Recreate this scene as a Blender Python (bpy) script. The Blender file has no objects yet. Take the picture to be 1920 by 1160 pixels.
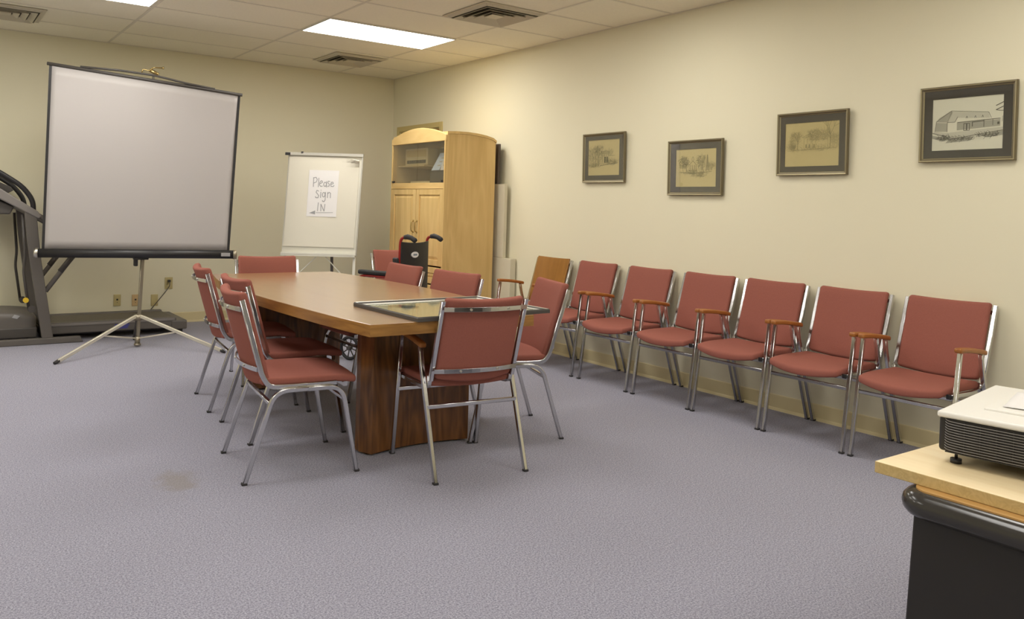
import bpy, bmesh, math, random
from math import sin, cos, pi, radians
from mathutils import Vector, Matrix
random.seed(7)
S = bpy.context.scene
C = S.collection

# ------------------------------------------------------------------ camera, world, exposure
CAMH = 1.271
YAW, PITCH, ROLL = .5925, .0223, .0292
FPX = 1507.96
fw = Vector((sin(YAW)*cos(PITCH), cos(YAW)*cos(PITCH), -sin(PITCH)))
rt = Vector((cos(YAW), -sin(YAW), 0)); up = rt.cross(fw)
r2 = cos(ROLL)*rt + sin(ROLL)*up; u2 = -sin(ROLL)*rt + cos(ROLL)*up
cd = bpy.data.cameras.new('camera'); cam = bpy.data.objects.new('camera', cd); C.objects.link(cam)
cam.matrix_world = Matrix(((r2.x, u2.x, -fw.x, 0), (r2.y, u2.y, -fw.y, 0), (r2.z, u2.z, -fw.z, CAMH), (0, 0, 0, 1)))
cd.sensor_fit = 'HORIZONTAL'; cd.sensor_width = 36; cd.lens = 36*FPX/1920
cd.shift_x = 97.19/1920; cd.shift_y = -158.71/1920
cd.clip_start = .05; cd.clip_end = 60
S.camera = cam
w = bpy.data.worlds.new('world'); S.world = w; w.use_nodes = True
w.node_tree.nodes['Background'].inputs[0].default_value = (1, .93, .8, 1)
w.node_tree.nodes['Background'].inputs[1].default_value = .15
S.view_settings.view_transform = 'Standard'; S.view_settings.look = 'None'
S.view_settings.exposure = 0.14; S.view_settings.gamma = 1
LAMP = 9.0           # strength of the fluorescent diffusers

XR, YB, ZC = 4.678, 8.439, 2.763        # right wall, back wall, ceiling
XL, YF = -3.4, -2.6                     # the unseen walls

# ------------------------------------------------------------------ materials
def mat(name, col, rough=.5, metal=0, spec=.5, bump=0, bscale=200, var=0, vscale=20, emis=None, coat=0, stretch=(1,1,1)):
    m = bpy.data.materials.new(name); m.use_nodes = True
    nt = m.node_tree; b = nt.nodes['Principled BSDF']
    b.inputs['Base Color'].default_value = (*col, 1); b.inputs['Roughness'].default_value = rough
    b.inputs['Metallic'].default_value = metal; b.inputs['Specular IOR Level'].default_value = spec
    b.inputs['Coat Weight'].default_value = coat
    tc = nt.nodes.new('ShaderNodeTexCoord'); mp = nt.nodes.new('ShaderNodeMapping'); mp.inputs['Scale'].default_value = stretch
    nt.links.new(tc.outputs['Object'], mp.inputs[0])
    if var:
        n = nt.nodes.new('ShaderNodeTexNoise'); n.inputs['Scale'].default_value = vscale; n.inputs['Detail'].default_value = 5
        nt.links.new(mp.outputs[0], n.inputs['Vector'])
        mx = nt.nodes.new('ShaderNodeMix'); mx.data_type = 'RGBA'
        mx.inputs[6].default_value = tuple(c*(1-var) for c in col)+(1,); mx.inputs[7].default_value = tuple(min(1, c*(1+var)) for c in col)+(1,)
        nt.links.new(n.outputs['Fac'], mx.inputs[0]); nt.links.new(mx.outputs[2], b.inputs['Base Color'])
    else:
        # a touch of unevenness everywhere, so no surface is a flat constant
        n = nt.nodes.new('ShaderNodeTexNoise'); n.inputs['Scale'].default_value = 35
        nt.links.new(mp.outputs[0], n.inputs['Vector'])
        r = nt.nodes.new('ShaderNodeMapRange'); r.inputs[3].default_value = max(0, rough-.04); r.inputs[4].default_value = min(1, rough+.04)
        nt.links.new(n.outputs['Fac'], r.inputs[0]); nt.links.new(r.outputs[0], b.inputs['Roughness'])
    if bump:
        n2 = nt.nodes.new('ShaderNodeTexNoise'); n2.inputs['Scale'].default_value = bscale; n2.inputs['Detail'].default_value = 3
        nt.links.new(mp.outputs[0], n2.inputs['Vector'])
        bp = nt.nodes.new('ShaderNodeBump'); bp.inputs['Strength'].default_value = bump; bp.inputs['Distance'].default_value = .002
        nt.links.new(n2.outputs['Fac'], bp.inputs['Height']); nt.links.new(bp.outputs[0], b.inputs['Normal'])
    if emis:
        b.inputs['Emission Color'].default_value = (*emis[0], 1); b.inputs['Emission Strength'].default_value = emis[1]
    return m

def wood(name, a, b_, rough=.4, axis='Z', ring=6, fine=60, coat=0, contrast=1.0):
    m = bpy.data.materials.new(name); m.use_nodes = True
    nt = m.node_tree; b = nt.nodes['Principled BSDF']
    tc = nt.nodes.new('ShaderNodeTexCoord'); mp = nt.nodes.new('ShaderNodeMapping')
    k = {'X': (.12, 1, 1), 'Y': (1, .12, 1), 'Z': (1, 1, .12)}[axis]
    mp.inputs['Scale'].default_value = k
    nt.links.new(tc.outputs['Object'], mp.inputs[0])
    n1 = nt.nodes.new('ShaderNodeTexNoise'); n1.inputs['Scale'].default_value = ring; n1.inputs['Detail'].default_value = 2; n1.inputs['Distortion'].default_value = 1.2
    n2 = nt.nodes.new('ShaderNodeTexNoise'); n2.inputs['Scale'].default_value = fine; n2.inputs['Detail'].default_value = 4
    for n in (n1, n2): nt.links.new(mp.outputs[0], n.inputs['Vector'])
    mul = nt.nodes.new('ShaderNodeMath'); mul.operation = 'MULTIPLY'; mul.inputs[1].default_value = 5
    fr = nt.nodes.new('ShaderNodeMath'); fr.operation = 'PINGPONG'; fr.inputs[1].default_value = .5
    nt.links.new(n1.outputs['Fac'], mul.inputs[0]); nt.links.new(mul.outputs[0], fr.inputs[0])
    ad = nt.nodes.new('ShaderNodeMath'); ad.operation = 'ADD'; nt.links.new(fr.outputs[0], ad.inputs[0]); nt.links.new(n2.outputs['Fac'], ad.inputs[1])
    cr = nt.nodes.new('ShaderNodeMapRange'); cr.inputs[1].default_value = .75-.55*contrast/1; cr.inputs[2].default_value = .75+.35
    nt.links.new(ad.outputs[0], cr.inputs[0])
    mx = nt.nodes.new('ShaderNodeMix'); mx.data_type = 'RGBA'; mx.inputs[6].default_value = (*a, 1); mx.inputs[7].default_value = (*b_, 1)
    nt.links.new(cr.outputs[0], mx.inputs[0]); nt.links.new(mx.outputs[2], b.inputs['Base Color'])
    b.inputs['Roughness'].default_value = rough; b.inputs['Coat Weight'].default_value = coat; b.inputs['Coat Roughness'].default_value = .22
    return m

def mixn(nt, fac, a, b):
    mx = nt.nodes.new('ShaderNodeMix'); mx.data_type = 'RGBA'
    for i, v in ((6, a), (7, b)):
        if isinstance(v, tuple): mx.inputs[i].default_value = (*v, 1)
        else: nt.links.new(v, mx.inputs[i])
    nt.links.new(fac, mx.inputs[0]); return mx.outputs[2]

def carpet_mat():
    m = bpy.data.materials.new('carpet'); m.use_nodes = True; nt = m.node_tree; b = nt.nodes['Principled BSDF']
    b.inputs['Roughness'].default_value = .95; b.inputs['Specular IOR Level'].default_value = .1
    b.inputs['Sheen Weight'].default_value = .15
    tc = nt.nodes.new('ShaderNodeTexCoord')
    def noise(s, d=2):
        n = nt.nodes.new('ShaderNodeTexNoise'); n.inputs['Scale'].default_value = s; n.inputs['Detail'].default_value = d
        nt.links.new(tc.outputs['Object'], n.inputs['Vector']); return n
    def rng(o, a, b_, c=0, d=1):
        r = nt.nodes.new('ShaderNodeMapRange'); r.inputs[1].default_value = a; r.inputs[2].default_value = b_; r.inputs[3].default_value = c; r.inputs[4].default_value = d
        nt.links.new(o, r.inputs[0]); return r.outputs[0]
    n1 = noise(150, 2); n3 = noise(330, 1)
    c1 = mixn(nt, rng(n1.outputs['Fac'], .36, .64), (.180, .178, .228), (.365, .360, .435))
    c2 = mixn(nt, rng(n3.outputs['Fac'], .55, .80), c1, (.62, .61, .70))
    n4 = noise(230, 1); c2b = mixn(nt, rng(n4.outputs['Fac'], .60, .78, 0, .8), c2, (.11, .11, .14))
    # brownish stain near the front left
    sub = nt.nodes.new('ShaderNodeVectorMath'); sub.operation = 'SUBTRACT'; sub.inputs[1].default_value = (.985, 3.68, 0)
    nt.links.new(tc.outputs['Object'], sub.inputs[0])
    mpp = nt.nodes.new('ShaderNodeMapping'); mpp.inputs['Scale'].default_value = (9, 6.5, 1); nt.links.new(sub.outputs[0], mpp.inputs[0])
    ln = nt.nodes.new('ShaderNodeVectorMath'); ln.operation = 'LENGTH'; nt.links.new(mpp.outputs[0], ln.inputs[0])
    n2 = noise(11, 4)
    ad = nt.nodes.new('ShaderNodeMath'); ad.operation = 'MULTIPLY_ADD'; ad.inputs[1].default_value = 1.8
    nt.links.new(n2.outputs['Fac'], ad.inputs[0]); nt.links.new(ln.outputs['Value'], ad.inputs[2])
    st = rng(ad.outputs[0], 1.35, 1.95, .55, 0)
    c3 = mixn(nt, st, c2b, (.23, .20, .17))
    nt.links.new(c3, b.inputs['Base Color'])
    bp = nt.nodes.new('ShaderNodeBump'); bp.inputs['Strength'].default_value = .25; bp.inputs['Distance'].default_value = .003
    nt.links.new(n1.outputs['Fac'], bp.inputs['Height']); nt.links.new(bp.outputs[0], b.inputs['Normal'])
    return m

def glass_mat(name, tint, refl=.1, rough=.02):
    m = bpy.data.materials.new(name); m.use_nodes = True; nt = m.node_tree
    nt.nodes.remove(nt.nodes['Principled BSDF']); out = nt.nodes['Material Output']
    t = nt.nodes.new('ShaderNodeBsdfTransparent'); t.inputs[0].default_value = (*tint, 1)
    g = nt.nodes.new('ShaderNodeBsdfGlossy'); g.inputs['Roughness'].default_value = rough
    fr = nt.nodes.new('ShaderNodeLayerWeight'); fr.inputs[0].default_value = .12
    ad = nt.nodes.new('ShaderNodeMath'); ad.operation = 'ADD'; ad.inputs[1].default_value = refl; nt.links.new(fr.outputs['Facing'], ad.inputs[0]); ad.use_clamp = True
    mx = nt.nodes.new('ShaderNodeMixShader'); nt.links.new(ad.outputs[0], mx.inputs[0]); nt.links.new(t.outputs[0], mx.inputs[1]); nt.links.new(g.outputs[0], mx.inputs[2])
    nt.links.new(mx.outputs[0], out.inputs[0]); return m

M = {}
M['wall'] = mat('wall_paint', (.82, .77, .57), .75, bump=.06, bscale=90)
M['ceiling'] = mat('ceiling_tile', (.92, .87, .70), .9, bump=.35, bscale=160, var=.05, vscale=60)
M['grid'] = mat('ceiling_bar', (.74, .69, .56), .6)
M['base'] = mat('rubber_baseboard', (.74, .64, .37), .45)
M['carpet'] = carpet_mat()
M['fabric'] = mat('rose_fabric', (.315, .112, .085), .9, spec=.15, bump=.35, bscale=420, var=.10, vscale=160)
M['chrome'] = mat('chrome_tube', (.62, .62, .63), .17, 1)
M['black'] = mat('black_plastic', (.018, .017, .018), .4)
M['rubber'] = mat('dark_rubber', (.03, .028, .028), .7)
M['armwood'] = wood('orange_arm_wood', (.30, .10, .02), (.42, .16, .035), .35, 'Y', 10, 80)
M['backwood'] = wood('brown_back_board', (.27, .12, .022), (.34, .155, .03), .4, 'Z', 3, 30)
M['tabletop'] = wood('table_top_laminate', (.35, .19, .075), (.39, .22, .09), .30, 'Y', 3, 60, coat=1)
M['tableedge'] = wood('table_edge_veneer', (.20, .085, .018), (.38, .19, .045), .38, 'Y', 9, 70)
M['tableedgex'] = wood('table_end_veneer', (.20, .09, .02), (.40, .20, .05), .38, 'X', 9, 70)
M['pedestal'] = wood('walnut_pedestal', (.055, .020, .007), (.23, .095, .025), .30, 'Z', 7, 50)
M['maple'] = wood('maple_cabinet', (.64, .42, .15), (.78, .55, .23), .42, 'Z', 3.5, 25)
M['maplex'] = wood('maple_crosswise', (.64, .42, .15), (.78, .55, .23), .42, 'Y', 3.5, 25)
M['maplein'] = mat('cabinet_inside', (.60, .46, .22), .6)
M['pine'] = wood('pine_board', (.80, .62, .34), (.90, .75, .48), .45, 'Y', 7, 40)
M['pineside'] = wood('pine_side_grain_shade', (.46, .32, .12), (.60, .44, .19), .55, 'X', 30, 90)  # board sides: darker end grain, with their shade put into the colour too
M['laminate'] = wood('desk_wood_laminate', (.42, .22, .06), (.52, .30, .10), .4, 'Y', 5, 60)
M['brass'] = mat('aged_brass', (.45, .34, .14), .3, 1)
M['smoked'] = glass_mat('smoked_glass', (.90, .89, .85), .03)
M['clear'] = glass_mat('picture_glass', (.96, .97, .95), .03)
M['clearflat'] = glass_mat('tabletop_picture_glass', (.93, .95, .90), .12, .05)
M['screen'] = mat('projection_fabric', (.435, .405, .385), .5, spec=.45)
M['white'] = mat('white_enamel', (.74, .72, .62), .4)
M['paper'] = mat('white_paper', (.80, .78, .76), .8)
M['pad'] = mat('easel_pad_paper', (.74, .70, .58), .85)
M['alu'] = mat('satin_metal', (.60, .58, .52), .35, 1)
M['polem'] = mat('bronze_pole', (.34, .30, .22), .4, .8)
M['legcream'] = mat('pale_metal_leg', (.72, .68, .56), .3, .55)
M['tm'] = mat('treadmill_grey', (.125, .112, .098), .45, bump=.1, bscale=300)
M['tmd'] = mat('treadmill_dark', (.070, .062, .055), .5)
M['belt'] = mat('treadmill_belt', (.10, .086, .066), .5)
M['tml'] = mat('treadmill_light_grey', (.22, .20, .185), .5)
M['yellow'] = mat('yellow_knob', (.75, .50, .03), .4)
M['blue'] = mat('blue_marking', (.05, .06, .35), .5)
M['red'] = mat('red_frame', (.33, .022, .018), .3, .2)
M['vinyl'] = mat('black_vinyl', (.014, .014, .015), .5, bump=.1)
M['frame'] = mat('bronze_frame', (.17, .14, .08), .42, .35)
M['frameg'] = mat('gilt_line', (.36, .31, .18), .4, .5)
M['mat'] = mat('brown_grey_mat', (.110, .094, .080), .85)
M['matd'] = mat('dark_mat', (.060, .050, .046), .85)
M['tan'] = mat('tan_paper', (.74, .60, .31), .85)
M['cream'] = mat('cream_paper', (.86, .81, .68), .85)
M['ink'] = mat('pencil_ink', (.12, .10, .055), .9)
M['inkm'] = mat('pencil_mid', (.40, .33, .17), .9)
M['inkl'] = mat('pencil_light', (.55, .45, .24), .9)
M['gink'] = mat('grey_ink', (.10, .09, .075), .9)
M['gmid'] = mat('grey_wash', (.46, .43, .36), .9)
M['glight'] = mat('pale_wash', (.66, .62, .52), .9)
M['marker'] = mat('marker_ink', (.33, .33, .33), .9)
M['ivory'] = mat('ivory_plate', (.56, .47, .22), .45)
M['ivory2'] = mat('pinkish_ivory_plate', (.66, .47, .24), .45)
M['desk'] = mat('desk_black_metal', (.014, .012, .011), .38)
M['bumper'] = mat('desk_bumper', (.035, .032, .028), .18)
M['projw'] = mat('projector_white', (.82, .80, .74), .35)
M['projk'] = mat('projector_black', (.020, .018, .017), .4)
M['slat'] = mat('projector_slat', (.22, .21, .20), .35)
M['lamp'] = mat('lamp_diffuser', (.9, .9, .88), .5, emis=((1, .97, .92), LAMP))
M['lampfar'] = mat('lamp_diffuser_boosted', (.9, .9, .88), .5, emis=((1, .97, .92), LAMP*1.6))  # same lamps, far row boosted to lift the back wall and ceiling
M['vent'] = mat('vent_metal', (.58, .53, .40), .5)
M['ventd'] = mat('vent_dark', (.09, .075, .05), .8)
M['doorwood'] = wood('door_wood', (.28, .14, .03), (.40, .22, .06), .4, 'Z', 5, 50)
M['doortrim'] = mat('painted_casing', (.60, .48, .20), .5)
M['board'] = mat('white_board', (.70, .65, .50), .7)
M['darkpic'] = mat('dark_panel', (.10, .075, .06), .6)
M['bluepaper'] = mat('pale_blue_print', (.62, .74, .90), .5)
M['orange'] = mat('orange_tag', (.75, .16, .05), .5)
M['bluegrey'] = mat('blue_grey_print', (.20, .24, .28), .7)
M['beige'] = mat('beige_plastic', (.66, .56, .32), .5)
M['steelblue'] = mat('label_silver', (.45, .45, .45), .4, .5)

# ------------------------------------------------------------------ mesh helpers
class MB:
    def __init__(s): s.v = []; s.f = []; s.mi = []; s.cur = 0; s.sm = []
    def add(s, vs, fs, smooth=False):
        o = len(s.v); s.v += [tuple(v) for v in vs]
        for f in fs: s.f.append([i+o for i in f]); s.mi.append(s.cur); s.sm.append(smooth)
        return s
    def box(s, x0, x1, y0, y1, z0, z1):
        vs = [(x, y, z) for z in (z0, z1) for y in (y0, y1) for x in (x0, x1)]
        return s.add(vs, [(0, 2, 3, 1), (4, 5, 7, 6), (0, 1, 5, 4), (2, 6, 7, 3), (0, 4, 6, 2), (1, 3, 7, 5)])
    def hexa(s, a, b):  # two quads (lists of 4 pts) joined
        vs = list(a)+list(b)
        return s.add(vs, [(3, 2, 1, 0), (4, 5, 6, 7), (0, 1, 5, 4), (1, 2, 6, 5), (2, 3, 7, 6), (3, 0, 4, 7)])
    def prism(s, pts, axis, a, b, smooth=False):
        def P(p, t): return {'x': (t, p[0], p[1]), 'y': (p[0], t, p[1]), 'z': (p[0], p[1], t)}[axis]
        n = len(pts); vs = [P(p, a) for p in pts]+[P(p, b) for p in pts]
        fs = [tuple(range(n))[::-1], tuple(range(n, 2*n))]
        s.add(vs, fs); o = len(s.v)-2*n
        for i in range(n): s.f.append([o+i, o+(i+1) % n, o+n+(i+1) % n, o+n+i]); s.mi.append(s.cur); s.sm.append(smooth)
        return s
    def cyl(s, p, q, r, r2=None, n=16): return s.sweep([p, q], r if r2 is None else (r, r2), n=n)
    def sweep(s, pts, r, n=12, up=None, closed=False, aspect=1, square=False, rs=None):
        """tube along pts; square=True gives a rounded-square section; aspect scales the second axis"""
        pts = [Vector(p) for p in pts]; N = len(pts); rings = []
        if square: n = 12
        prev = Vector(up) if up else None
        for i, p in enumerate(pts):
            if closed: t = (pts[(i+1) % N]-pts[i-1])
            else: t = pts[min(i+1, N-1)]-pts[max(i-1, 0)]
            t.normalize()
            if prev is None:
                prev = Vector((0, 0, 1)) if abs(t.z) < .9 else Vector((1, 0, 0))
            a = prev-t*prev.dot(t)
            if a.length < 1e-6: a = Vector((1, 0, 0))-t*t.x
            a.normalize(); b = t.cross(a); prev = a if up is None else Vector(up)
            rr = rs[i] if rs else (r[i] if isinstance(r, (tuple, list)) else r)
            ring = []
            if square:
                cr_ = min(.32, .32*aspect)
                for q_ in range(4):
                    sx, sy = ((1, 1), (-1, 1), (-1, -1), (1, -1))[q_]
                    for m_ in range(3):
                        th = pi/2*q_+pi/4*m_
                        ring.append(p+a*((sx*(1-cr_)+cr_*cos(th))*rr)+b*((sy*(aspect-cr_)+cr_*sin(th))*rr))
            else:
                for k in range(n):
                    th = 2*pi*(k+.5)/n
                    ring.append(p+a*(cos(th)*rr)+b*(sin(th)*rr*aspect))
            rings.append(ring)
        vs = [v for r_ in rings for v in r_]; fs = []
        M_ = N if closed else N-1
        for i in range(M_):
            for k in range(n):
                a0 = i*n+k; a1 = i*n+(k+1) % n; b0 = ((i+1) % N)*n+k; b1 = ((i+1) % N)*n+(k+1) % n
                fs.append((a0, a1, b1, b0))
        s.add(vs, fs, True)
        if square:
            for j_ in range(len(fs)):
                if j_ % 12 % 3 == 2: s.sm[len(s.sm)-len(fs)+j_] = False
        if not closed:
            o = len(s.v)-len(vs)
            s.f.append([o+k for k in range(n)][::-1]); s.mi.append(s.cur); s.sm.append(False)
            s.f.append([o+(N-1)*n+k for k in range(n)]); s.mi.append(s.cur); s.sm.append(False)
        return s
    def rbox(s, c, size, r, n=8, deform=None, rot=None):
        """box with rounded edges and faces fine enough to bend"""
        h = [size[0]/2, size[1]/2, size[2]/2]; r = min([r]+h)
        def axisvals(H):
            inner = H-r; vals = []
            k = 4
            for i in range(k): vals.append(-H+r*(1-cos(pi/2*i/k)))
            m = max(1, n if inner > .02 else 1)
            for i in range(m+1): vals.append(-inner+2*inner*i/m)
            for i in range(1, k+1): vals.append(inner+r*sin(pi/2*i/k))
            out = []
            for v in vals:
                if not out or v-out[-1] > 1e-6: out.append(v)
            return out
        A = [axisvals(x) for x in h]; idx = {}; vs = []; fs = []
        def V(i, j, k):
            key = (i, j, k)
            if key in idx: return idx[key]
            p = Vector((A[0][i], A[1][j], A[2][k]))
            q = Vector([max(-(h[a]-r), min(h[a]-r, p[a])) for a in range(3)])
            d = p-q
            if d.length > 1e-9: p = q+d.normalized()*r*min(1, max(abs(x) for x in d)/r if r else 1) if False else q+d.normalized()*r
            if deform: p = Vector(deform(p.x, p.y, p.z))
            if rot: p = rot @ p
            idx[key] = len(vs); vs.append(p+Vector(c)); return idx[key]
        n0, n1, n2 = (len(a)-1 for a in A)
        for i in range(n0):
            for j in range(n1):
                fs.append((V(i, j, 0), V(i, j+1, 0), V(i+1, j+1, 0), V(i+1, j, 0)))
                fs.append((V(i, j, n2), V(i+1, j, n2), V(i+1, j+1, n2), V(i, j+1, n2)))
        for i in range(n0):
            for k in range(n2):
                fs.append((V(i, 0, k), V(i+1, 0, k), V(i+1, 0, k+1), V(i, 0, k+1)))
                fs.append((V(i, n1, k), V(i, n1, k+1), V(i+1, n1, k+1), V(i+1, n1, k)))
        for j in range(n1):
            for k in range(n2):
                fs.append((V(0, j, k), V(0, j, k+1), V(0, j+1, k+1), V(0, j+1, k)))
                fs.append((V(n0, j, k), V(n0, j+1, k), V(n0, j+1, k+1), V(n0, j, k+1)))
        return s.add(vs, fs, True)
    def build(s, name, m, parent=None, kind=None, bevel=0, loc=None, rz=None):
        me = bpy.data.meshes.new(name); me.from_pydata(s.v, [], s.f); me.update()
        for p, mi, sm in zip(me.polygons, s.mi, s.sm): p.material_index = mi; p.use_smooth = sm
        for x in (m if isinstance(m, (list, tuple)) else [m]): me.materials.append(M[x] if isinstance(x, str) else x)
        o = bpy.data.objects.new(name, me); C.objects.link(o)
        if parent: o.parent = parent
        if kind: o['kind'] = kind
        if loc: o.location = loc
        if rz is not None: o.rotation_euler = (0, 0, rz)
        if bevel:
            b = o.modifiers.new('bevel', 'BEVEL'); b.width = bevel; b.segments = 2; b.limit_method = 'ANGLE'; b.angle_limit = .6
        return o

def arc(c, r, a0, a1, n, plane='yz', x=0):
    out = []
    for i in range(n+1):
        a = a0+(a1-a0)*i/n; u, v = c[0]+r*cos(a), c[1]+r*sin(a)
        out.append((x, u, v) if plane == 'yz' else ((u, x, v) if plane == 'xz' else (u, v, x)))
    return out
def fillet(pts, r, n=5):
    """round the corners of a polyline"""
    P = [Vector(p) for p in pts]; out = [P[0]]
    for i in range(1, len(P)-1):
        a, b, c = P[i-1], P[i], P[i+1]; u = (a-b); v = (c-b); d = min(r, u.length*.48, v.length*.48)
        p0 = b+u.normalized()*d; p1 = b+v.normalized()*d
        for k in range(n+1):
            t = k/n; out.append(p0*(1-t)**2+b*2*t*(1-t)+p1*t*t)
    out.append(P[-1]); return out
def thing(name, label, cat, loc=(0, 0, 0), rz=0, group=None):
    o = bpy.data.objects.new(name, None); C.objects.link(o); o.empty_display_size = .1
    o.location = loc; o.rotation_euler = (0, 0, rz); tag(o, label, cat, group); return o
def tag(o, label, cat, group=None):
    o['label'] = label; o['category'] = cat
    if group: o['group'] = group
    return o
def copy_thing(root, loc, rz, label, group=None):
    r = root.copy(); C.objects.link(r); r.location = loc; r.rotation_euler = (0, 0, rz); r['label'] = label
    if group: r['group'] = group
    for ch in list(root.children):
        c = ch.copy(); C.objects.link(c); c.parent = r
        for g in list(ch.children):
            d = g.copy(); C.objects.link(d); d.parent = c
    return r
def face(dx, dy): return math.atan2(-dx, dy)     # rotation that turns local +Y to (dx, dy)

# ------------------------------------------------------------------ the room
MB().box(XL, XR, YF, YB, -.05, 0).build('floor', 'carpet', kind='structure')
MB().box(XL-.1, XR+.1, YB, YB+.1, 0, ZC+.1).build('wall_back', 'wall', kind='structure')
# right wall with the door opening behind the cabinet
DY0, DY1, DZ = 7.395, 8.265, 2.128
rw = MB(); rw.box(XR, XR+.1, YF, DY0, 0, ZC+.1); rw.box(XR, XR+.1, DY1, YB, 0, ZC+.1); rw.box(XR, XR+.1, DY0, DY1, DZ, ZC+.1)
rw.build('wall_right', 'wall', kind='structure')
MB().box(XL-.1, XL, YF, YB, 0, ZC+.1).build('wall_left', 'wall', kind='structure')
MB().box(XL-.1, XR+.1, YF-.1, YF, 0, ZC+.1).build('wall_front', 'wall', kind='structure')
MB().box(XR+.018, XR+.058, DY0+.005, DY1-.005, .005, DZ-.005).build('door_1', 'doorwood', kind='structure')
dt = MB()
for a, b, z0, z1 in ((DY0-.058, DY0, 0, DZ+.058), (DY1, DY1+.058, 0, DZ+.058)): dt.box(XR-.014, XR, a, b, z0, z1)
dt.box(XR-.014, XR, DY0, DY1, DZ, DZ+.058)
for a, b in ((DY0, DY0+.012), (DY1-.012, DY1)): dt.box(XR, XR+.016, a, b, 0, DZ)
dt.box(XR, XR+.016, DY0, DY1, DZ-.012, DZ)
dt.build('trim_1', 'doortrim', kind='structure', bevel=.004)
def skirt(name, pts):
    b = MB()
    prof = [(0, 0), (.013, 0), (.010, .012), (.006, .02), (.005, .098), (.003, .104), (0, .104)]
    for (axis, wall, a, c, sgn) in pts:
        if axis == 'y': b.prism([(wall-sgn*p[0], p[1]) for p in prof], 'y', a, c)
        else: b.prism([(wall-sgn*p[0], p[1]) for p in prof], 'x', a, c)
    return b.build(name, 'base', kind='structure')
skirt('baseboard_right', [('y', XR, YF, DY0-.059, 1), ('y', XR, DY1+.059, YB, 1)])
skirt('baseboard_back', [('x', YB, XL, XR-.02, 1)])
skirt('baseboard_left', [('y', XL, YF, YB, -1)])

# ceiling tiles and their bars
GX, GY, TX, TY = 3.94, 6.603, 1.2192, .6096
cells = {}
LIGHTS = [(2.72, 6.0), (.28, 6.0), (-2.16, 6.0), (2.72, 3.56), (.28, 3.56), (-2.16, 3.56), (2.72, 1.12), (.28, 1.12), (-2.16, 1.12), (2.72, -1.32), (.28, -1.32), (-2.16, -1.32)]
MB().box(XL, XR, YF, YB, ZC, ZC+.03).build('ceiling', 'ceiling', kind='structure')
tb = MB(); x = GX
while x-TX > XL: x -= TX
while x < XR: tb.box(x-.011, x+.011, YF, YB, ZC-.0025, ZC+.004); x += TX
y = GY
while y-TY > YF: y -= TY
while y < YB-.03: tb.box(XL, XR, y-.011, y+.011, ZC-.002, ZC+.004); y += TY
tb.box(XR-.02, XR, YF, YB, ZC-.003, ZC+.004); tb.box(XL, XR-.02, YB-.02, YB, ZC-.003, ZC+.004)
tb.build('trim_2', 'grid', kind='structure')

def ceiling_light(x, y, label, m):
    t = thing('ceiling_light', label, 'ceiling light', (x, y, ZC-.006), 0, 'fluorescent ceiling lights')
    w_, d = 1.2, .56
    f = MB(); f.box(-.008, w_+.008, -.015, 0, -.006, .006); f.box(-.008, w_+.008, d, d+.015, -.006, .006); f.box(-.008, 0, 0, d, -.006, .006); f.box(w_, w_+.008, 0, d, -.006, .006)
    f.build('frame', 'white', t)
    MB().box(0, w_, 0, d, -.004, .004).build('diffuser', m, t)
    return t
L0 = ceiling_light(2.73, 6.015, 'long glowing fluorescent panel in full view above the conference table', 'lampfar')
LN = None
for x, y in LIGHTS[1:]:
    lab = 'fluorescent panel cut off by the top edge above the projection screen' if (x, y) == (.28, 6.0) else 'fluorescent ceiling panel further back in the room outside the view'
    if y > 5: copy_thing(L0, (x-.02 if x > 0 else x+.01, y+.015, ZC-.006), 0, lab)
    elif LN is None: LN = ceiling_light(x+.01, y+.015, lab, 'lamp')
    else: copy_thing(LN, (x+.01, y+.015, ZC-.006), 0, lab)

def ceiling_vent(x, y, label):
    t = thing('ceiling_vent', label, 'air vent', (x, y, ZC), 0, 'square ceiling air diffusers')
    MB().box(-.27, .27, -.27, .27, -.004, -.001).build('backing', 'ventd', t)
    def ring(b, a, i, z0, z1):  # sloping square collar from half-size a (z0) to i (z1)
        P = [(a, z0), (i, z1)]
        for th in range(4):
            c, s_ = cos(th*pi/2), sin(th*pi/2)
            q = [(a, -a, z0), (a, a, z0), (i, i, z1), (i, -i, z1)]
            o = [(p[0], p[1], p[2]-.004) for p in q]
            R = lambda p: (p[0]*c-p[1]*s_, p[0]*s_+p[1]*c, p[2])
            b.hexa([R(p) for p in q], [R(p) for p in o])
    f = MB(); ring(f, .29, .262, -.004, -.006); ring(f, .265, .245, -.006, -.02); f.build('outer_frame', 'vent', t)
    for a, i, z in ((.232, .190, -.012), (.172, .130, -.011), (.112, .070, -.010)):
        c = MB(); ring(c, a, i, z-.016, z+.004)
        c.build('louver', 'vent', t)
    c = MB(); c.box(-.055, .055, -.055, .055, -.024, -.018); c.build('centre_plate', 'vent', t)
    return t
V0 = ceiling_vent(3.66, 5.05, 'square air diffuser in the ceiling nearest the right wall pictures')
copy_thing(V0, (3.68, 7.59, ZC), 0, 'square air diffuser between the bright light panel and the far corner')
copy_thing(V0, (.55, 7.59, ZC), 0, 'square air diffuser above the treadmill in the upper corner')

# ------------------------------------------------------------------ chairs
T = .0102
def tube(pts, name, par, up=(1, 0, 0), m='chrome', r=T, fil=.05, aspect=1, n=12, caps=None):
    b = MB(); b.sweep(fillet(pts, fil, 9) if len(pts) > 2 else pts, r, n=n, up=up, square=True, aspect=aspect)
    return b.build(name, m, par)
def foot(par, x, y, ly):
    b = MB(); b.rbox((x, y+ly*.002, .0055), (.0245, .0245, .011), .003, 1)
    b.build('foot_cap', 'rubber', par)

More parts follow.
